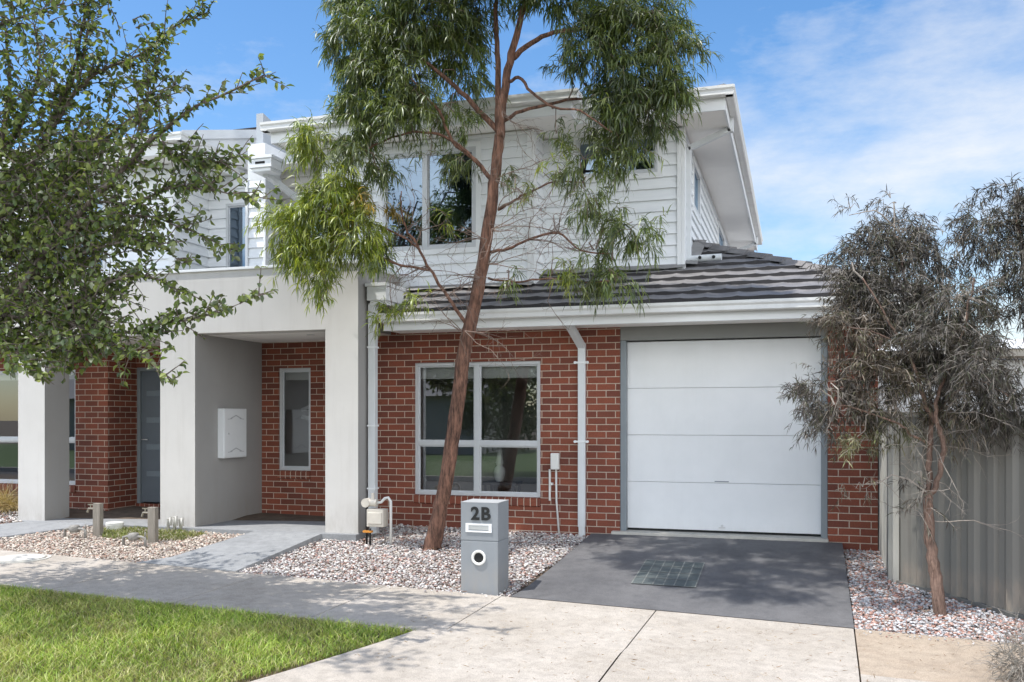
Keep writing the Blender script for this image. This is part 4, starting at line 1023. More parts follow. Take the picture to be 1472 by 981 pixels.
# ------------------------------------------------------------------ foliage builders
def strips(base, d0, length, width, droop, bend, cols, K=4, fold=False):
    """hanging strap leaves: base (N,3), initial direction (N,3)"""
    n = len(base); d = d0 / np.linalg.norm(d0, axis=1, keepdims=True)
    r = rng.normal(size=(n, 3)); side = np.cross(d, r); side /= np.linalg.norm(side, axis=1, keepdims=True) + 1e-9
    b2 = np.cross(d, side) * bend * rng.uniform(-1, 1, (n, 1)) + side * bend * rng.uniform(-1, 1, (n, 1)) * .6
    p = base.copy(); seg = (length / (K - 1))[:, None]; V = []
    prof = np.interp(np.linspace(0, 1, K), [0, .3, .6, 1], [.25, 1, .85, .05])
    for i in range(K):
        w = (width * prof[i] / 2)[:, None]
        V += [p - side * w, p + side * w]
        d = d + b2 / (K - 1) + np.array([0, 0, -1.0]) * droop / (K - 1); d /= np.linalg.norm(d, axis=1, keepdims=True)
        p = p + d * seg
    V = np.stack(V, 1)
    q = np.array([[2*i, 2*i+1, 2*i+3, 2*i+2] for i in range(K - 1)])
    Fc = (q[None] + (np.arange(n) * 2 * K)[:, None, None]).reshape(-1, 4)
    return V.reshape(-1, 3), Fc, np.repeat(cols, 2 * K, 0)
def rand_dir(n):
    v = rng.normal(size=(n, 3)); return v / np.linalg.norm(v, axis=1, keepdims=True)
def smooth_poly(pts, rad, sub=4, jit=0.0):
    """Catmull-Rom through pts with jitter"""
    P = [Vector(p) for p in pts]; out = []; ro = []
    for i in range(len(P) - 1):
        p0, p1, p2, p3 = P[max(i-1, 0)], P[i], P[i+1], P[min(i+2, len(P)-1)]
        for k in range(sub):
            t = k / sub
            q = 0.5 * ((2*p1) + (-p0+p2)*t + (2*p0-5*p1+4*p2-p3)*t*t + (-p0+3*p1-3*p2+p3)*t**3)
            if jit and (i or k): q = q + Vector([random.gauss(0, jit) for _ in range(3)])
            out.append(q); ro.append(rad[i] + (rad[i+1] - rad[i]) * t)
    out.append(P[-1]); ro.append(rad[-1]); return out, ro
def twig(mb, p, d, L, r, depth, spread=.7, grav=0.0, n=5):
    p = Vector(p); d = Vector(d).normalized(); pts = [p]
    for k in range(n):
        d = (d + Vector([random.gauss(0, .22) for _ in range(3)]) + Vector((0, 0, -grav))).normalized(); pts.append(pts[-1] + d * L / n)
    mb.tube(pts, [r * (1 - .75 * i / n) for i in range(n + 1)], 4, cap=False)
    if depth:
        for k in range(2, n + 1):
            if random.random() < .75:
                nd = (d + Vector([random.gauss(0, spread) for _ in range(3)])).normalized(); twig(mb, pts[k], nd, L * random.uniform(.35, .6), r * .5, depth - 1, spread, grav, 4)

def strap_tree(root, clumps, Yc, llen, lwid, cols, mat, twig_m, droop=1.6, dens=1.0, branch_pts=None, bend=.5, leaves=12, extra=(), shrink=1.0, lift=0.0):
    """clumps: (px, py, rx_px, ry_px, dY, dens, tone) -> world ellipsoids filled with drooping sprays"""
    Bs, Ds, Ls, Ws, Cs = [], [], [], [], []
    tw = MB(); cc = np.array(cols)
    todo = []
    for (cx, cy, rx, ry, dY, dn, tone) in clumps:
        if lift and cy < 175: dn *= 1.45; rx *= 1.06
        elif lift and cx < 520: dn *= 1.5; rx *= 1.08; ry *= 1.04
        Y = Yc + dY; c = at(cx, cy, Y) + Vector((0, 0, lift)); s = F / (Y / (cy_ + sy_ * (cx - 736) / F))
        a, b = rx * shrink / s, ry * shrink / s; todo.append((c, a, (a + b) / 2 * .9, b, dn, tone))
    todo += [(c, a, dp, b, dn, (1, 1, 1)) for (c, a, dp, b, dn) in extra]
    for (c, a, dp, b, dn, tone) in todo:
        nt_ = max(4, int(dn * dens * a * b * 260))
        # sub tufts make it clumpy
        ntf = max(3, int(nt_ / 9)); dirs = rand_dir(ntf); rr = rng.random(ntf) ** .45
        tc = np.array(c)[None] + dirs * rr[:, None] * np.array([a, dp, b])[None] * .88
        if branch_pts:
            bp = min(branch_pts, key=lambda q: (q - c).length)
            tp = [bp.lerp(c, k / 4) + Vector((random.gauss(0, .03), random.gauss(0, .03), random.gauss(0, .03) + .10 * math.sin(math.pi * k / 4))) for k in range(5)]
            tw.tube(tp, [.009, .0075, .006, .005, .004], 5, cap=False)
        for q in tc[:: 2]:
            e = Vector(q); tw.tube([c, c.lerp(e, .5) + Vector((0, 0, .05)), e], [.004, .003, .002], 4, cap=False)
        idx = rng.integers(0, ntf, nt_)
        start = tc[idx] + rng.normal(size=(nt_, 3)) * .05
        td = dirs[idx] * .8 + rand_dir(nt_) * .7; td[:, 2] += .15; td /= np.linalg.norm(td, axis=1, keepdims=True)
        tl = rng.uniform(.12, .26, nt_)
        t = rng.random((nt_, leaves)); P = start[:, None] + td[:, None] * (t * tl[:, None])[..., None]; P[..., 2] -= .5 * t ** 2 * tl[:, None] * .8
        ld = td[:, None] * .6 + rand_dir(nt_ * leaves).reshape(nt_, leaves, 3) * .9 + np.array([0, 0, -.35])
        n = nt_ * leaves
        Bs.append(P.reshape(-1, 3)); Ds.append(ld.reshape(-1, 3)); Ls.append(rng.uniform(llen * .6, llen * 1.25, n)); Ws.append(rng.uniform(lwid * .7, lwid * 1.2, n))
        tuft = rng.uniform(.7, 1.25, ntf)[idx]
        col_ = cc[rng.choice(len(cc), n)] * np.array(tone)[None] * rng.uniform(.75, 1.2, (n, 1)) * np.repeat(tuft, leaves)[:, None]
        Cs.append(col_)
        for k in range(0, nt_, 3):
            a0 = Vector(start[k]); a1 = a0 + Vector(td[k]) * tl[k]; a1.z -= .4 * tl[k]; tw.tube([a0, a0.lerp(a1, .5) + Vector((0, 0, .02)), a1], [.003, .0025, .0015], 3, cap=False)
    B = np.concatenate(Bs); V, Fc, T = strips(B, np.concatenate(Ds), np.concatenate(Ls), np.concatenate(Ws), droop, bend, np.concatenate(Cs))
    cr = rawmesh('crown', V, Fc, mat, root, T, smooth=True); tw.build('twigs', twig_m, root)
    print('leaves', root.name, len(B)); return cr

# ------------------------------------------------------------------ main tree
TY = 10.2
def poly(pts, Y0, Y1=None):
    n = len(pts); Y1 = Y0 if Y1 is None else Y1
    return [at(x, y, Y0 + (Y1 - Y0) * i / (n - 1)) for i, (x, y) in enumerate(pts)]
b0 = at(622, 787, TY)
T1 = thing('wattle_tree', 'tall leaning tree with red-brown bark and drooping green leaves in front of the brick wall', 'tree', (b0.x, TY, zg(b0.x, TY)))
m = MB()
tr = poly([(620, 796), (622, 787), (632, 735), (641, 690), (655, 600), (667, 510), (684, 430), (700, 340), (712, 250), (718, 195)], TY)
o_, r_ = smooth_poly(tr, [.15, .110, .090, .086, .085, .083, .076, .071, .064, .058], 5, .004); m.tube(o_, r_, 14, wob=.05)
BP = []
def limb(pts, Y0, Y1, r0, r1, seg=8):
    global BP
    P = poly(pts, Y0, Y1); n = len(P); o, r = smooth_poly(P, [r0 + (r1 - r0) * i / (n - 1) for i in range(n)], 4, .006); m.tube(o, r, seg, wob=.05); BP += o[2:]; return o
limb([(718, 198), (722, 150), (730, 100), (742, 55), (752, 10), (765, -60), (775, -130)], TY, TY - .1, .062, .02)
limb([(717, 205), (716, 150), (716, 90), (713, 30), (714, -40), (705, -110)], TY, TY + .15, .045, .015)
limb([(738, 84), (765, 62), (798, 47), (849, 40), (900, 25), (940, 20)], TY, TY - .4, .035, .012)
limb([(728, 122), (745, 112), (765, 134), (798, 155), (835, 160), (880, 190)], TY, TY - .6, .022, .008)
limb([(722, 175), (750, 160), (802, 147), (850, 140), (900, 130)], TY, TY + .3, .025, .009)
limb([(715, 187), (680, 150), (645, 117), (600, 80), (560, 55), (525, 60)], TY, TY - .3, .035, .010)
limb([(706, 258), (683, 232), (649, 202), (632, 161), (608, 134), (590, 110)], TY, TY - .5, .028, .008)
limb([(690, 238), (649, 202), (610, 190), (574, 195), (530, 215), (505, 240)], TY - .1, TY - .6, .020, .007)
limb([(677, 478), (664, 457), (645, 430), (615, 382), (595, 345), (584, 331), (577, 300), (577, 275)], TY, TY - .5, .026, .006)
limb([(618, 388), (590, 385), (560, 375), (526, 361), (500, 350), (470, 345)], TY - .25, TY - .6, .016, .008)
limb([(600, 355), (570, 335), (530, 320), (490, 305), (450, 300)], TY - .35, TY - .65, .012, .006)
limb([(706, 363), (730, 358), (760, 345), (802, 335), (835, 361), (880, 365)], TY, TY - .4, .020, .007)
limb([(716, 302), (740, 288), (760, 277), (798, 262), (840, 262)], TY, TY - .3, .018, .006)
limb([(702, 400), (740, 405), (790, 400), (830, 405), (880, 405)], TY, TY - .4, .014, .006)
limb([(840, 120), (870, 160), (890, 200), (880, 240)], TY - .1, TY - .4, .014, .006)
limb([(752, 10), (790, -20), (840, -40), (900, -50)], TY, TY - .3, .03, .01); limb([(714, -20), (660, -40), (600, -50)], TY, TY - .2, .03, .01)
def wlimb(P, r0, r1):
    P = [Vector(p) for p in P]; n = len(P); o, r = smooth_poly(P, [r0 + (r1 - r0) * i / (n - 1) for i in range(n)], 4, .006); m.tube(o, r, 7, wob=.05); BP.extend(o[2:])
e1 = at(765, -60, TY - .05)
wlimb([e1, (e1.x + .1, 9.7, e1.z + .35), (-3.2, 9.0, 6.7), (-3.0, 8.2, 6.9), (-2.8, 7.6, 7.0)], .03, .01); wlimb([(-3.2, 9.0, 6.7), (-2.6, 8.7, 6.9), (-1.7, 8.5, 7.2)], .02, .008); wlimb([e1, (e1.x - .1, 9.9, e1.z + .6), (-4.0, 9.4, 7.5)], .025, .01)
m.build('trunk', M['bark'], T1, smooth=True)
m = MB()
for (x, y, dx, L, nn) in ((665, 478, -1, .65, 4), (668, 476, 1, .65, 4), (706, 330, 1, .7, 5), (702, 380, 1, .6, 5), (716, 300, 1, .6, 4), (690, 400, -1, .6, 4), (700, 345, -1, .7, 5), (712, 260, 1, .6, 4),
                          (760, 345, 1, .6, 5), (802, 335, 0, .6, 5), (835, 361, 0, .5, 5), (615, 382, -1, .6, 5), (584, 331, 1, .55, 4), (595, 345, -1, .5, 4), (798, 262, 0, .5, 4), (790, 400, 0, .5, 4), (722, 160, 1, .6, 3), (640, 150, 0, .5, 3), (575, 300, 0, .4, 3), (650, 420, 1, .5, 3), (740, 405, 0, .5, 3)):
    for k in range(nn): twig(m, at(x, y, TY - random.uniform(0, .3)), (dx + random.gauss(0, .6), random.gauss(0, .5) - .2, random.gauss(0, .6)), L * random.uniform(.6, 1.2), .0065, 2, .8, .03, 6)
m.build('dead_twigs', M['twig'], T1)
g1 = (1, 1, 1); gy1 = (1.9, 1.75, .9); dk = (.75, .78, .85)
cl = [(530,60,62,70,-.3,1,g1),(600,25,80,60,-.2,1,g1),(560,120,75,45,-.3,1.1,g1),(650,60,55,60,.2,.7,g1),(515,160,40,45,-.4,1,g1),(590,168,55,35,-.4,.9,g1),(685,8,50,40,.1,.7,g1),(500,20,40,50,0,1,g1),(660,120,40,30,.3,.3,g1),
      (600,-60,120,60,0,.8,g1),(720,-60,90,60,0,.7,g1),(850,-60,110,60,-.2,.8,g1),(515,222,26,44,-.5,1,g1),(548,255,18,28,-.5,.8,g1),
      (455,212,26,34,-.5,1,gy1),(430,330,40,40,-.6,1,gy1),(478,300,46,42,-.6,1.1,gy1),(510,342,44,42,-.6,1,gy1),(440,362,40,30,-.6,1,gy1),(548,378,26,22,-.5,.7,g1),(462,398,22,20,-.6,.9,gy1),(495,268,40,22,-.6,.9,gy1),(535,310,26,26,-.6,.5,(2.2,1.2,.6)),
      (560,455,18,20,-.4,.8,gy1),(600,445,15,17,-.4,.8,gy1),
      (668,240,22,26,-.1,.8,g1),(732,262,13,16,-.1,.6,g1),(672,186,22,18,.1,.7,g1),(650,165,25,20,-.1,.5,g1),(620,230,20,14,-.2,.3,g1),
      (850,60,62,52,-.2,1,dk),(920,38,70,52,-.2,1,g1),(962,75,36,45,-.3,1,g1),(900,120,62,40,-.3,1,dk),(930,165,50,44,-.3,1,dk),(868,190,55,42,-.3,1,g1),(958,130,36,40,-.3,.9,g1),(838,235,36,34,-.3,.6,g1),(902,228,40,32,-.3,.8,g1),
      (845,288,32,34,-.4,.6,g1),(808,262,24,22,-.3,.25,gy1),(905,338,42,30,-.4,1,g1),(868,330,28,28,-.4,.3,g1),(888,408,42,22,-.4,1,g1),(820,400,42,12,-.4,.6,gy1),(848,368,26,26,-.4,.5,g1),(790,5,45,26,0,.7,g1),(820,110,22,26,-.1,.2,g1),
      (770,290,12,16,-.2,.5,gy1),(730,400,24,12,-.1,.4,g1),(640,330,14,12,-.3,.2,gy1),(800,200,20,26,-.1,.12,g1)]
TOP = [(Vector((-3.2, 8.2, 6.75)), 1.0, .9, .65, 0.55), (Vector((-2.3, 8.6, 7.0)), .8, .8, .6, 0.55), (Vector((-3.9, 8.7, 6.9)), .8, .8, .6, 0.42), (Vector((-2.9, 7.6, 6.9)), .9, .7, .6, 0.50), (Vector((-2.0, 7.9, 7.1)), .7, .7, .6, 0.46), (Vector((-3.0, 9.2, 7.4)), 1.0, .8, .6, 0.50), (Vector((-4.2, 9.6, 7.8)), 1.1, .9, .7, 0.34), (Vector((-1.6, 8.6, 7.3)), .7, .8, .5, 0.42)]
strap_tree(T1, cl, TY, .145, .0145, [(0.082,0.120,0.020),(0.120,0.165,0.026),(0.165,0.20,0.036),(0.066,0.092,0.024),(0.20,0.235,0.05)], M['leaf'], M['twig'], 1.5, 5.0, BP, extra=TOP, shrink=.88, lift=.06)

# ------------------------------------------------------------------ grey wattle by the fence
GY = 9.05
b3 = at(1352, 888, GY - .1)
T3 = thing('grey_wattle_tree', 'small multi-stemmed tree with fine dark grey leaves standing in gravel before the steel fence', 'tree', (b3.x, b3.y, zg(b3.x, b3.y)), 'grey-leaved small trees by the fence')
m = MB(); BP = []; GZT = GY - .1
limb([(1353, 905), (1352, 888), (1346, 840), (1340, 800), (1334, 760), (1334, 712)], GZT, GZT, .060, .040, 10)
limb([(1334, 722), (1334, 690), (1336, 650), (1338, 600), (1334, 550), (1320, 480), (1300, 400), (1290, 340)], GZT, GZT + .1, .030, .008)
limb([(1334, 715), (1344, 700), (1354, 665), (1356, 630), (1345, 605), (1348, 570), (1370, 520), (1390, 450), (1400, 400)], GZT - .01, GZT - .2, .028, .008)
limb([(1345, 608), (1330, 580), (1318, 540), (1300, 500), (1270, 450), (1240, 400)], GZT - .05, GZT - .2, .022, .006)
limb([(1340, 640), (1310, 625), (1290, 610), (1240, 590), (1200, 580)], GZT, GZT - .35, .014, .005)
limb([(1350, 590), (1380, 560), (1410, 550), (1450, 570)], GZT, GZT - .2, .012, .005)
limb([(1300, 500), (1260, 480), (1220, 470)], GZT - .1, GZT - .3, .010, .004)
m.build('trunk', M['barkpale'], T3, smooth=True)
m = MB()
for (x, y, n) in ((1334, 690, 4), (1340, 640, 5), (1320, 540, 6), (1350, 590, 6), (1290, 610, 6), (1240, 590, 6), (1345, 750, 3), (1400, 560, 5), (1270, 450, 5), (1370, 520, 5)):
    for k in range(n): twig(m, at(x, y, GZT), (random.gauss(0, 1), random.gauss(0, .6), random.gauss(.1, .6)), random.uniform(.3, .6), .005, 2, .8, .04, 5)
m.build('dead_twigs', M['twiggrey'], T3)
w = (1, 1, 1); wl = (1.35, 1.25, 1.1); wg = (1.3, 1.4, .9)
cl3 = [(1300,332,42,32,.1,1,w),(1252,362,46,34,0,1,w),(1212,396,34,26,-.1,.8,w),(1335,368,42,42,.2,.9,w),(1272,420,62,46,0,1,w),(1222,468,40,40,-.2,1,wl),(1340,435,44,36,.1,.6,w),(1398,470,44,34,-.1,1.1,w),(1385,430,34,26,0,.6,wg),
       (1300,500,62,42,0,.9,w),(1252,540,46,38,-.2,.9,wl),(1192,562,46,26,-.3,.9,w),(1215,598,36,24,-.3,.9,w),(1165,580,24,14,-.35,.6,w),(1330,550,44,36,-.1,1.1,w),(1402,560,50,34,-.1,1.3,w),(1440,592,38,22,0,1.2,w),(1235,640,26,34,-.3,.35,wg),(1325,716,16,14,-.2,.4,w),
       (1285,590,36,30,-.1,.8,wg),(1222,300,24,8,0,.25,w),(1280,285,24,10,.1,.25,w),(1240,700,16,20,-.25,.12,wl),(1310,695,18,12,-.2,.3,w),(1365,500,44,34,-.1,1.0,w),(1370,600,46,22,.0,.7,wl)]
cl3 += [(1375,430,40,30,-.5,.8,w),(1410,520,44,34,-.5,1.0,w),(1340,490,36,30,-.5,.8,w)]
strap_tree(T3, cl3, GY, 0.09, .0088, [(0.060,0.051,0.043),(0.090,0.077,0.064),(0.12,0.104,0.086),(0.17,0.15,0.125),(0.08,0.082,0.045)], M['leaf_grey'], M['twiggrey'], 1.0, 10.0, BP, .25, 14)
T4 = thing('grey_wattle_tree', 'grey-leaved tree reaching into the photo from the upper right edge', 'tree', (3.0, 9.4, zg(3.0, 9.4)), 'grey-leaved small trees by the fence')
m = MB(); BP = []
limb([(1560, 900), (1555, 760), (1540, 640), (1510, 520), (1478, 400), (1464, 320), (1466, 270)], 9.2, 9.0, .055, .008, 10); limb([(1510, 520), (1540, 420), (1550, 330)], 9.1, 9.1, .03, .008)
m.build('trunk', M['barkpale'], T4, smooth=True)
strap_tree(T4, [(1420,322,36,32,0,1,w),(1458,296,36,34,0,1,w),(1450,360,38,46,0,1,w),(1476,420,26,40,0,.9,w),(1410,362,26,24,.1,.5,w),(1500,330,50,60,0,.9,w),(1530,420,50,60,0,.8,w)], 9.0, 0.09, .0088, [(0.055,0.049,0.042),(0.085,0.074,0.06),(0.12,0.105,0.086),(0.07,0.072,0.04)], M['leaf_grey'], M['twiggrey'], 1.0, 9.0, BP, .25, 14)
# dry shrub bottom right
sx, sy = 1.62, 6.98; sz = zg(sx, sy)
DS = thing('dry_shrub', 'tangle of dry grey twigs at the bottom right corner on the footpath edge', 'shrub', (sx, sy, sz))
m = MB()
for k in range(60): twig(m, (sx + random.gauss(0, .12), sy + random.gauss(0, .12), sz), (random.gauss(0, .9), random.gauss(0, .7), random.uniform(.15, .9)), random.uniform(.25, .48), .005, 2, .7, .10, 5)
m.build('stems', M['twiggrey'], DS)
n = 2200; a = rand_dir(n); P = np.array([[sx, sy, sz + .16]]) + a * np.array([.33, .33, .22]) * rng.random((n, 1)) ** .4
P[:, 2] = np.maximum(P[:, 2], sz + .01)
cl_ = np.array([(0.22,0.20,0.17),(0.30,0.27,0.23),(0.15,0.14,0.12)])[rng.choice(3, n)]
V, Fc, T = strips(P, a + rand_dir(n), rng.uniform(.05, .10, n), rng.uniform(.004, .008, n), .6, .5, cl_); rawmesh('leaves', V, Fc, M['leaf_grey'], DS, T)

# straw tuft at far left
for (px_, py_, Yt, lab) in ((8, 745, 10.9, 'straw-coloured ornamental grass tuft at far left edge in front of brick wall'),):
    p = at(px_, py_, Yt); z = zg(p.x, Yt); n = 1500
    TG = thing('grass_tuft', lab, 'ornamental grass', (p.x, Yt, z)); a = rand_dir(n); a[:, 2] = np.abs(a[:, 2]) + .6
    P = np.array([[p.x, Yt, z]]) + rng.normal(size=(n, 3)) * np.array([.14, .12, .01])
    cc = np.array([(0.5,0.37,0.19),(0.42,0.30,0.14),(0.6,0.48,0.28),(0.30,0.24,0.10)])[rng.choice(4, n)]
    V, Fc, T = strips(P, a, rng.uniform(.25, .55, n), rng.uniform(.004, .008, n), 1.4, .5, cc, K=5); rawmesh('blades', V, Fc, M['grassblade'], TG, T)

# ------------------------------------------------------------------ left tree (broad oval leaves on long shoots)
LY = 6.6
T2 = thing('pear_tree', 'broad-leaved street tree with long leafy shoots entering from the left over the lawn', 'tree', (-8.0, 6.5, zg(-8.0, 6.5)))
m = MB(); BP = []
limb([(-200, 830), (-195, 700), (-185, 600), (-160, 520), (-120, 460)], 6.5, 6.5, .11, .075, 12)
limbs = []
for spec in [
    ([(-120,470),(-60,440),(0,455),(40,400),(85,340),(130,290),(180,240),(230,190),(290,150),(380,108)], 6.5, 6.1, .05, .006),
    ([(-120,460),(-50,380),(10,300),(60,210),(90,140),(120,80),(130,10)], 6.5, 6.9, .05, .008),
    ([(60,210),(110,130),(150,100),(200,80),(250,40),(298,18)], 6.7, 6.9, .02, .004),
    ([(90,150),(115,60),(125,-10),(120,-60)], 6.8, 6.9, .016, .005),
    ([(-100,440),(-40,300),(0,200),(15,120),(5,30)], 6.5, 7.0, .04, .008),
    ([(0,455),(60,450),(120,430),(170,400),(220,400),(262,420)], 6.4, 6.1, .022, .004),
    ([(60,450),(110,470),(150,490),(200,510),(245,548)], 6.3, 5.9, .014, .004),
    ([(40,400),(110,370),(170,350),(220,345),(262,380),(330,440),(372,420)][:5], 6.4, 6.2, .02, .004),
    ([(110,470),(180,480),(240,465),(310,452),(372,424)], 6.3, 6.0, .010, .002),
    ([(130,290),(190,290),(250,270),(310,275),(378,285)], 6.3, 6.2, .014, .003),
    ([(85,340),(150,320),(210,310),(270,330),(330,358)], 6.4, 6.3, .014, .003),
    ([(60,300),(110,240),(160,190),(220,150),(250,125)], 6.6, 6.8, .016, .004),
    ([(-60,440),(0,380),(50,330),(90,260),(110,200)], 6.8, 7.3, .03, .006),
    ([(-40,460),(20,480),(70,500),(120,510),(165,500)], 6.5, 6.8, .02, .004),
    ([(180,240),(200,180),(215,120),(225,80)], 6.4, 6.5, .010, .003),
    ([(-80,400),(-20,250),(30,180),(55,100),(50,40)], 6.7, 7.2, .03, .005),
    ([(230,190),(250,225),(290,235),(340,225)], 6.2, 6.3, .010, .003),
    ([(-60,440),(0,490),(40,520),(60,540)], 6.2, 5.9, .014, .004),
    ([(0,300),(60,280),(120,240),(150,180),(165,120)], 6.9, 7.2, .016, .004)]:
    limbs.append((limb(*spec), spec[4]))
m.build('trunk', M['barkgrey'], T2, smooth=True)
m = MB(); LP, LD = [], []
def shoot(p, d, L, dens=1.0):
    n = max(3, int(L / .06)); p = Vector(p); pts = [p]; d = Vector(d).normalized()
    for k in range(n):
        d = (d + Vector([random.gauss(0, .12) for _ in range(3)]) + Vector((0, 0, .02))).normalized(); pts.append(pts[-1] + d * L / n)
    m.tube(pts, [.005 * (1 - .7 * i / n) + .001 for i in range(n + 1)], 4, cap=False)
    for k in range(n):
        for j in range(max(1, int(random.random() * 3.4 * dens + .4))):
            q = pts[k].lerp(pts[k + 1], random.random()); LP.append(tuple(q)); v = Vector([random.gauss(0, 1) for _ in range(3)]); v = v - d * v.dot(d) * .6; v = v.normalized() + d * .5 + Vector((0, 0, -.35)); LD.append(tuple(v))
for o, r in limbs:
    n = len(o)
    for i in range(2, n):
        f = i / n; core = o[i].x < -5.6
        for k in range(4 if f < .7 else 2):
            t = (o[min(i + 1, n - 1)] - o[i - 1]).normalized(); v = Vector([random.gauss(0, 1) for _ in range(3)]); v.x += .15; v.z += .25
            L = random.uniform(.18, .5) * (1.1 - .65 * f)
            shoot(o[i], t * .9 + v.normalized() * 1.0, L)
    # leaves right on the outer limb
    for i in range(n // 3, n - 1):
        for k in range(3): LP.append(tuple(o[i].lerp(o[i + 1], random.random()))); v = Vector([random.gauss(0, 1) for _ in range(3)]); v.z -= .4; LD.append(tuple(v))
# inner mass
for k in range(1250):
    x, y = random.gauss(50, 75), random.gauss(335, 100)
    if x > 185 or y > 500 or y < 120: continue
    q = at(x, y, random.uniform(6.2, 7.4)); shoot(q, (random.gauss(.2, .8), random.gauss(0, .7), random.gauss(.2, .8)), random.uniform(.15, .38))
for k in range(420):
    q = Vector((random.gauss(-8.2, .7), random.gauss(6.7, .6), random.uniform(2.6, 5.8))); shoot(q, (random.gauss(0, .8), random.gauss(0, .8), random.gauss(.4, .8)), random.uniform(.2, .5))
for k in range(200):
    x, y = random.uniform(-20, 150), random.uniform(425, 508); q = at(x, y, random.uniform(6.0, 6.8)); shoot(q, (random.gauss(.3, .8), random.gauss(0, .6), random.gauss(-.1, .6)), random.uniform(.15, .3))
tufts = [(random.uniform(-9.4, -5.0), random.uniform(4.6, 6.1), random.uniform(4.6, 5.9)) for _ in range(34)]
for k in range(1250):
    c = tufts[k % 34]; q = Vector(c) + Vector([random.gauss(0, .22) for _ in range(3)]); shoot(q, (random.gauss(0, .8), random.gauss(0, .8), random.gauss(.3, .6)), random.uniform(.15, .35))
for c in tufts: m.tube([(-8.0, 6.5, 3.6), (c[0] * .5 - 4.0, c[1] * .5 + 3.25, c[2] + .1), c], [.03, .018, .006], 5)
m.build('twigs', M['barkgrey'], T2)
LP = np.array(LP); LD = np.array(LD); n = len(LP); print('pear leaves', n)
def ovals(P, D, L, W, cols):
    n = len(P); d = D / np.linalg.norm(D, axis=1, keepdims=True); r = rng.normal(size=(n, 3)) * .6 + np.array([0, 0, 1.0]); s = np.cross(d, r); s /= np.linalg.norm(s, axis=1, keepdims=True); nn = np.cross(s, d)
    L = L[:, None]; W = W[:, None] / 2
    V = [P, P + d*L*.22 + s*W*.75 + nn*W*.3, P + d*L*.22, P + d*L*.22 - s*W*.75 + nn*W*.3,
         P + d*L*.55 + s*W + nn*W*.4, P + d*L*.55 - nn*L*.04, P + d*L*.55 - s*W + nn*W*.4, P + d*L*.85 + s*W*.5 - nn*L*.06, P + d*L*.82 - nn*L*.10, P + d*L*.85 - s*W*.5 - nn*L*.06, P + d*L - nn*L*.18]
    V = np.stack(V, 1); k = len(V[0])
    q = np.array([[0,1,2,2],[0,2,3,3],[1,4,5,2],[2,5,6,3],[4,7,8,5],[5,8,9,6],[7,10,8,8],[8,10,9,9]])
    tri = []
    for a, b, c, d_ in q:
        tri.append([a, b, c]); 
        if d_ != c: tri.append([a, c, d_])
    q = np.array(tri); Fc = (q[None] + (np.arange(n)*k)[:, None, None]).reshape(-1, 3)
    return V.reshape(-1, 3), Fc, np.repeat(cols, k, 0)
cc = np.array([(0.10,0.145,0.034),(0.135,0.185,0.042),(0.19,0.235,0.06),(0.075,0.105,0.034),(0.26,0.30,0.085),(0.15,0.165,0.08)])[rng.choice(6, n)] * rng.uniform(.8, 1.25, (n, 1))
V, Fc, T = ovals(LP, LD, rng.uniform(.045, .075, n), rng.uniform(.028, .046, n), cc); rawmesh('crown', V, Fc, M['leaf_pear'], T2, T, smooth=True)

# far side of the street (seen only in the window reflections)
M['hedge'] = leafmat('far_leaf', .3, .06)
def simple_tree(x, y, h, rad, label, seed):
    t = thing('street_tree', label, 'tree', (x, y, -.46), 'street trees across the road')
    m = MB(); m.tube([(x, y, -.5), (x + .1, y, h * .25), (x + .05, y + .1, h * .5), (x, y, h * .8)], [.16, .12, .09, .03], 8); m.build('trunk', M['barkgrey'], t, smooth=True)
    n = 5500; c = rand_dir(26) * np.array([rad, rad, 1.9]) * .8 + np.array([x, y, 2.3]); i = rng.integers(0, 26, n)
    P = c[i] + rand_dir(n) * rng.random((n, 1)) ** .4 * rad * .42
    co = np.array([(0.05,0.08,0.02),(0.07,0.10,0.03),(0.04,0.06,0.02)])[rng.choice(3, n)]
    V, Fc, T = ovals(P, rand_dir(n) + np.array([0, 0, -.4]), rng.uniform(.10, .18, n), rng.uniform(.06, .1, n), co); rawmesh('crown', V, Fc, M['hedge'], t, T)
simple_tree(-9.7, -7.5, 5.0, 1.7, 'round-crowned street tree across the road, reflected in the right pane of the front window', 1)
simple_tree(-17.5, -8.5, 5.2, 1.9, 'smaller round street tree across the road, further left', 2)
farh = thing('house', 'long low grey house across the road, behind the camera', 'house', (-30, -24, -.46))
m = MB(); m.box(-44, -16, -30, -22, -.5, 2.6); m.build('wall', M['header'], farh); m = MB(); m.prism([(-21.4, 2.6), (-30.6, 2.6), (-26, 4.6)], -44.6, -15.4, lambda t, p, q: (t, p, q)); m.build('roof', M['tile'], farh)

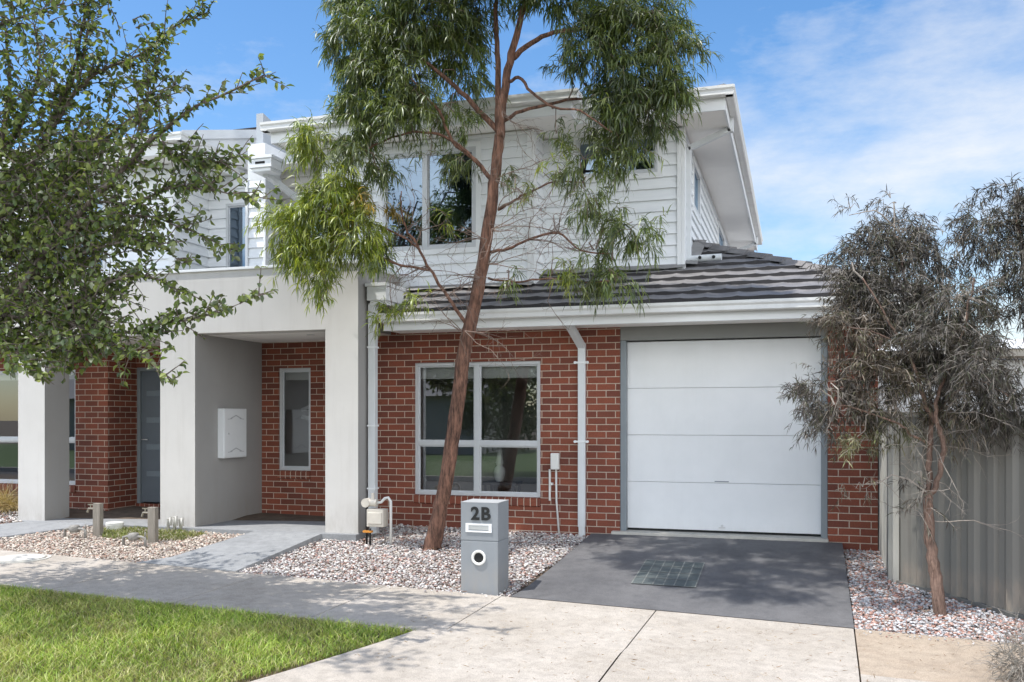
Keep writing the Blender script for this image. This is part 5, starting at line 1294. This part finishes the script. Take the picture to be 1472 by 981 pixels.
# leaf litter and twigs on the concrete
n = 900; P = np.stack([rng.uniform(-3.2, 1.6, n), rng.uniform(6.0, 8.3, n)], 1); P = np.concatenate([P, np.array([[zg(x, y) + .004] for x, y in P])], 1)
dd_ = rand_dir(n); dd_[:, 2] = .05
cc = np.array([(0.25,0.15,0.08),(0.35,0.24,0.13),(0.18,0.12,0.07)])[rng.choice(3, n)]
V, Fc, T = strips(P, dd_, rng.uniform(.015, .06, n), rng.uniform(.003, .006, n), .0, .6, cc); V[:, 2] = np.maximum(V[:, 2], np.repeat(P[:, 2], 8) + .001)
tag(rawmesh('leaf_litter', V, Fc, M['grassblade'], None, T), 'scattered brown fallen leaves and twigs on the sunlit concrete', 'leaf litter', kind='stuff')
n = 3500; P = np.stack([rng.uniform(-5.7, 3.0, n), rng.uniform(8.3, 11.3, n)], 1)
ok = (inpoly(P, [(-4.2, 8.45), (-2.68, 8.45), (-2.5, 11.3), (-5.6, 11.3), (-5.0, 9.5)]) & (rng.random(n) < .5)) | inpoly(P, [(0.53, 8.3), (0.56, 11.3), (.95, 11.3), (.95, 10.0), (2.0, 8.8), (2.9, 8.3)])
P = P[ok]; n = len(P); P = np.concatenate([P, np.array([[zg(x, y) + .004] for x, y in P])], 1); dd_ = rand_dir(n); dd_[:, 2] *= .25
cc = np.array([(0.32,0.12,0.08),(0.35,0.18,0.12),(0.22,0.12,0.08),(0.4,0.3,0.22)])[rng.choice(4, n)]
V, Fc, T = strips(P, dd_, rng.uniform(.03, .09, n), rng.uniform(.005, .009, n), .0, .4, cc)
tag(rawmesh('leaf_litter', V, Fc, M['grassblade'], None, T), 'dry reddish fallen leaves lying over the gravel beds', 'leaf litter', kind='stuff')

# ------------------------------------------------------------------ light, sky, camera
sd = Vector((0.35, 0.25, -1)).normalized()
sl = bpy.data.lights.new('sun', 'SUN'); sl.energy = 5.0; sl.angle = R(.53); sl.color = (1.0, .955, .89)
so_ = bpy.data.objects.new('sun', sl); col.objects.link(so_); so_.rotation_euler = sd.to_track_quat('-Z', 'Y').to_euler()
w = bpy.data.worlds.new('World'); sc.world = w; w.use_nodes = True; nt = w.node_tree; bg = nt.nodes['Background']
sky = N(nt, 'ShaderNodeTexSky', sky_type='NISHITA'); sky.sun_disc = False
sky.sun_elevation = math.asin(-sd.z); sky.sun_rotation = math.atan2(-sd.x, -sd.y); sky.air_density = 1.0; sky.dust_density = 0.6; sky.ozone_density = 1.5
STR = 0.15
tc = N(nt, 'ShaderNodeTexCoord')
nz = noise(nt, 2.6, 8, .62, vec=tc.outputs['Generated'], stretch=(1, 1, 2.6))
sx_ = N(nt, 'ShaderNodeSeparateXYZ'); nt.links.new(tc.outputs['Generated'], sx_.inputs[0])
# more cloud towards the right and low down
mr = N(nt, 'ShaderNodeMapRange'); nt.links.new(sx_.outputs[0], mr.inputs[0]); mr.inputs[1].default_value = -.5; mr.inputs[2].default_value = .5; mr.inputs[3].default_value = -.12; mr.inputs[4].default_value = .20
ad = N(nt, 'ShaderNodeMath', operation='ADD'); nt.links.new(nz.outputs[0], ad.inputs[0]); nt.links.new(mr.outputs[0], ad.inputs[1])
mr2 = N(nt, 'ShaderNodeMapRange'); nt.links.new(sx_.outputs[2], mr2.inputs[0]); mr2.inputs[1].default_value = .0; mr2.inputs[2].default_value = .5; mr2.inputs[3].default_value = .09; mr2.inputs[4].default_value = -.06
ad2 = N(nt, 'ShaderNodeMath', operation='ADD'); nt.links.new(ad.outputs[0], ad2.inputs[0]); nt.links.new(mr2.outputs[0], ad2.inputs[1])
# added cloud bank on the unseen street side, made bright to light the facade
mr3 = N(nt, 'ShaderNodeMapRange'); nt.links.new(sx_.outputs[1], mr3.inputs[0]); mr3.inputs[1].default_value = .25; mr3.inputs[2].default_value = -.35; mr3.inputs[3].default_value = .0; mr3.inputs[4].default_value = .30
mz = N(nt, 'ShaderNodeMapRange', interpolation_type='SMOOTHSTEP'); nt.links.new(sx_.outputs[2], mz.inputs[0]); mz.inputs[1].default_value = .10; mz.inputs[2].default_value = .26
mz2 = N(nt, 'ShaderNodeMapRange', interpolation_type='SMOOTHSTEP'); nt.links.new(sx_.outputs[2], mz2.inputs[0]); mz2.inputs[1].default_value = .46; mz2.inputs[2].default_value = .66; mz2.inputs[3].default_value = 1.0; mz2.inputs[4].default_value = -.5
mm0 = N(nt, 'ShaderNodeMath', operation='MULTIPLY'); nt.links.new(mz.outputs[0], mm0.inputs[0]); nt.links.new(mz2.outputs[0], mm0.inputs[1])
mm = N(nt, 'ShaderNodeMath', operation='MULTIPLY'); nt.links.new(mr3.outputs[0], mm.inputs[0]); nt.links.new(mm0.outputs[0], mm.inputs[1])
ad3 = N(nt, 'ShaderNodeMath', operation='ADD'); nt.links.new(ad2.outputs[0], ad3.inputs[0]); nt.links.new(mm.outputs[0], ad3.inputs[1])
mr4 = N(nt, 'ShaderNodeMapRange'); nt.links.new(sx_.outputs[1], mr4.inputs[0]); mr4.inputs[1].default_value = .25; mr4.inputs[2].default_value = -.35; mr4.inputs[3].default_value = 1.0; mr4.inputs[4].default_value = 3.35  # extra brightness for the added street-side cloud
cr = ramp(nt, ad3.outputs[0], [(.47, 0.0), (.75, .85)])
hs_ = N(nt, 'ShaderNodeHueSaturation'); nt.links.new(sky.outputs[0], hs_.inputs['Color']); hs_.inputs['Saturation'].default_value = 1.25; hs_.inputs['Value'].default_value = 1.4
cs = N(nt, 'ShaderNodeVectorMath', operation='SCALE'); cs.inputs[0].default_value = (.985 / STR, 1.0 / STR, 1.015 / STR); nt.links.new(mr4.outputs[0], cs.inputs['Scale'])
mx = mixc(nt, hs_.outputs[0], cs.outputs[0], cr.outputs[0])
nt.links.new(mx, bg.inputs[0]); bg.inputs[1].default_value = STR
cam = bpy.data.cameras.new('camera'); co = bpy.data.objects.new('camera', cam); col.objects.link(co); sc.camera = co
co.location = (0, 0, CZ); co.rotation_euler = (R(90), 0, YAW)
cam.sensor_width = 36; cam.lens = F / 1472 * 36; cam.shift_y = (601 - 490.5) / 1472; cam.clip_start = .05; cam.clip_end = 3000
sc.view_settings.view_transform = 'Standard'; sc.view_settings.look = 'None'; sc.view_settings.exposure = 0; sc.view_settings.gamma = 1
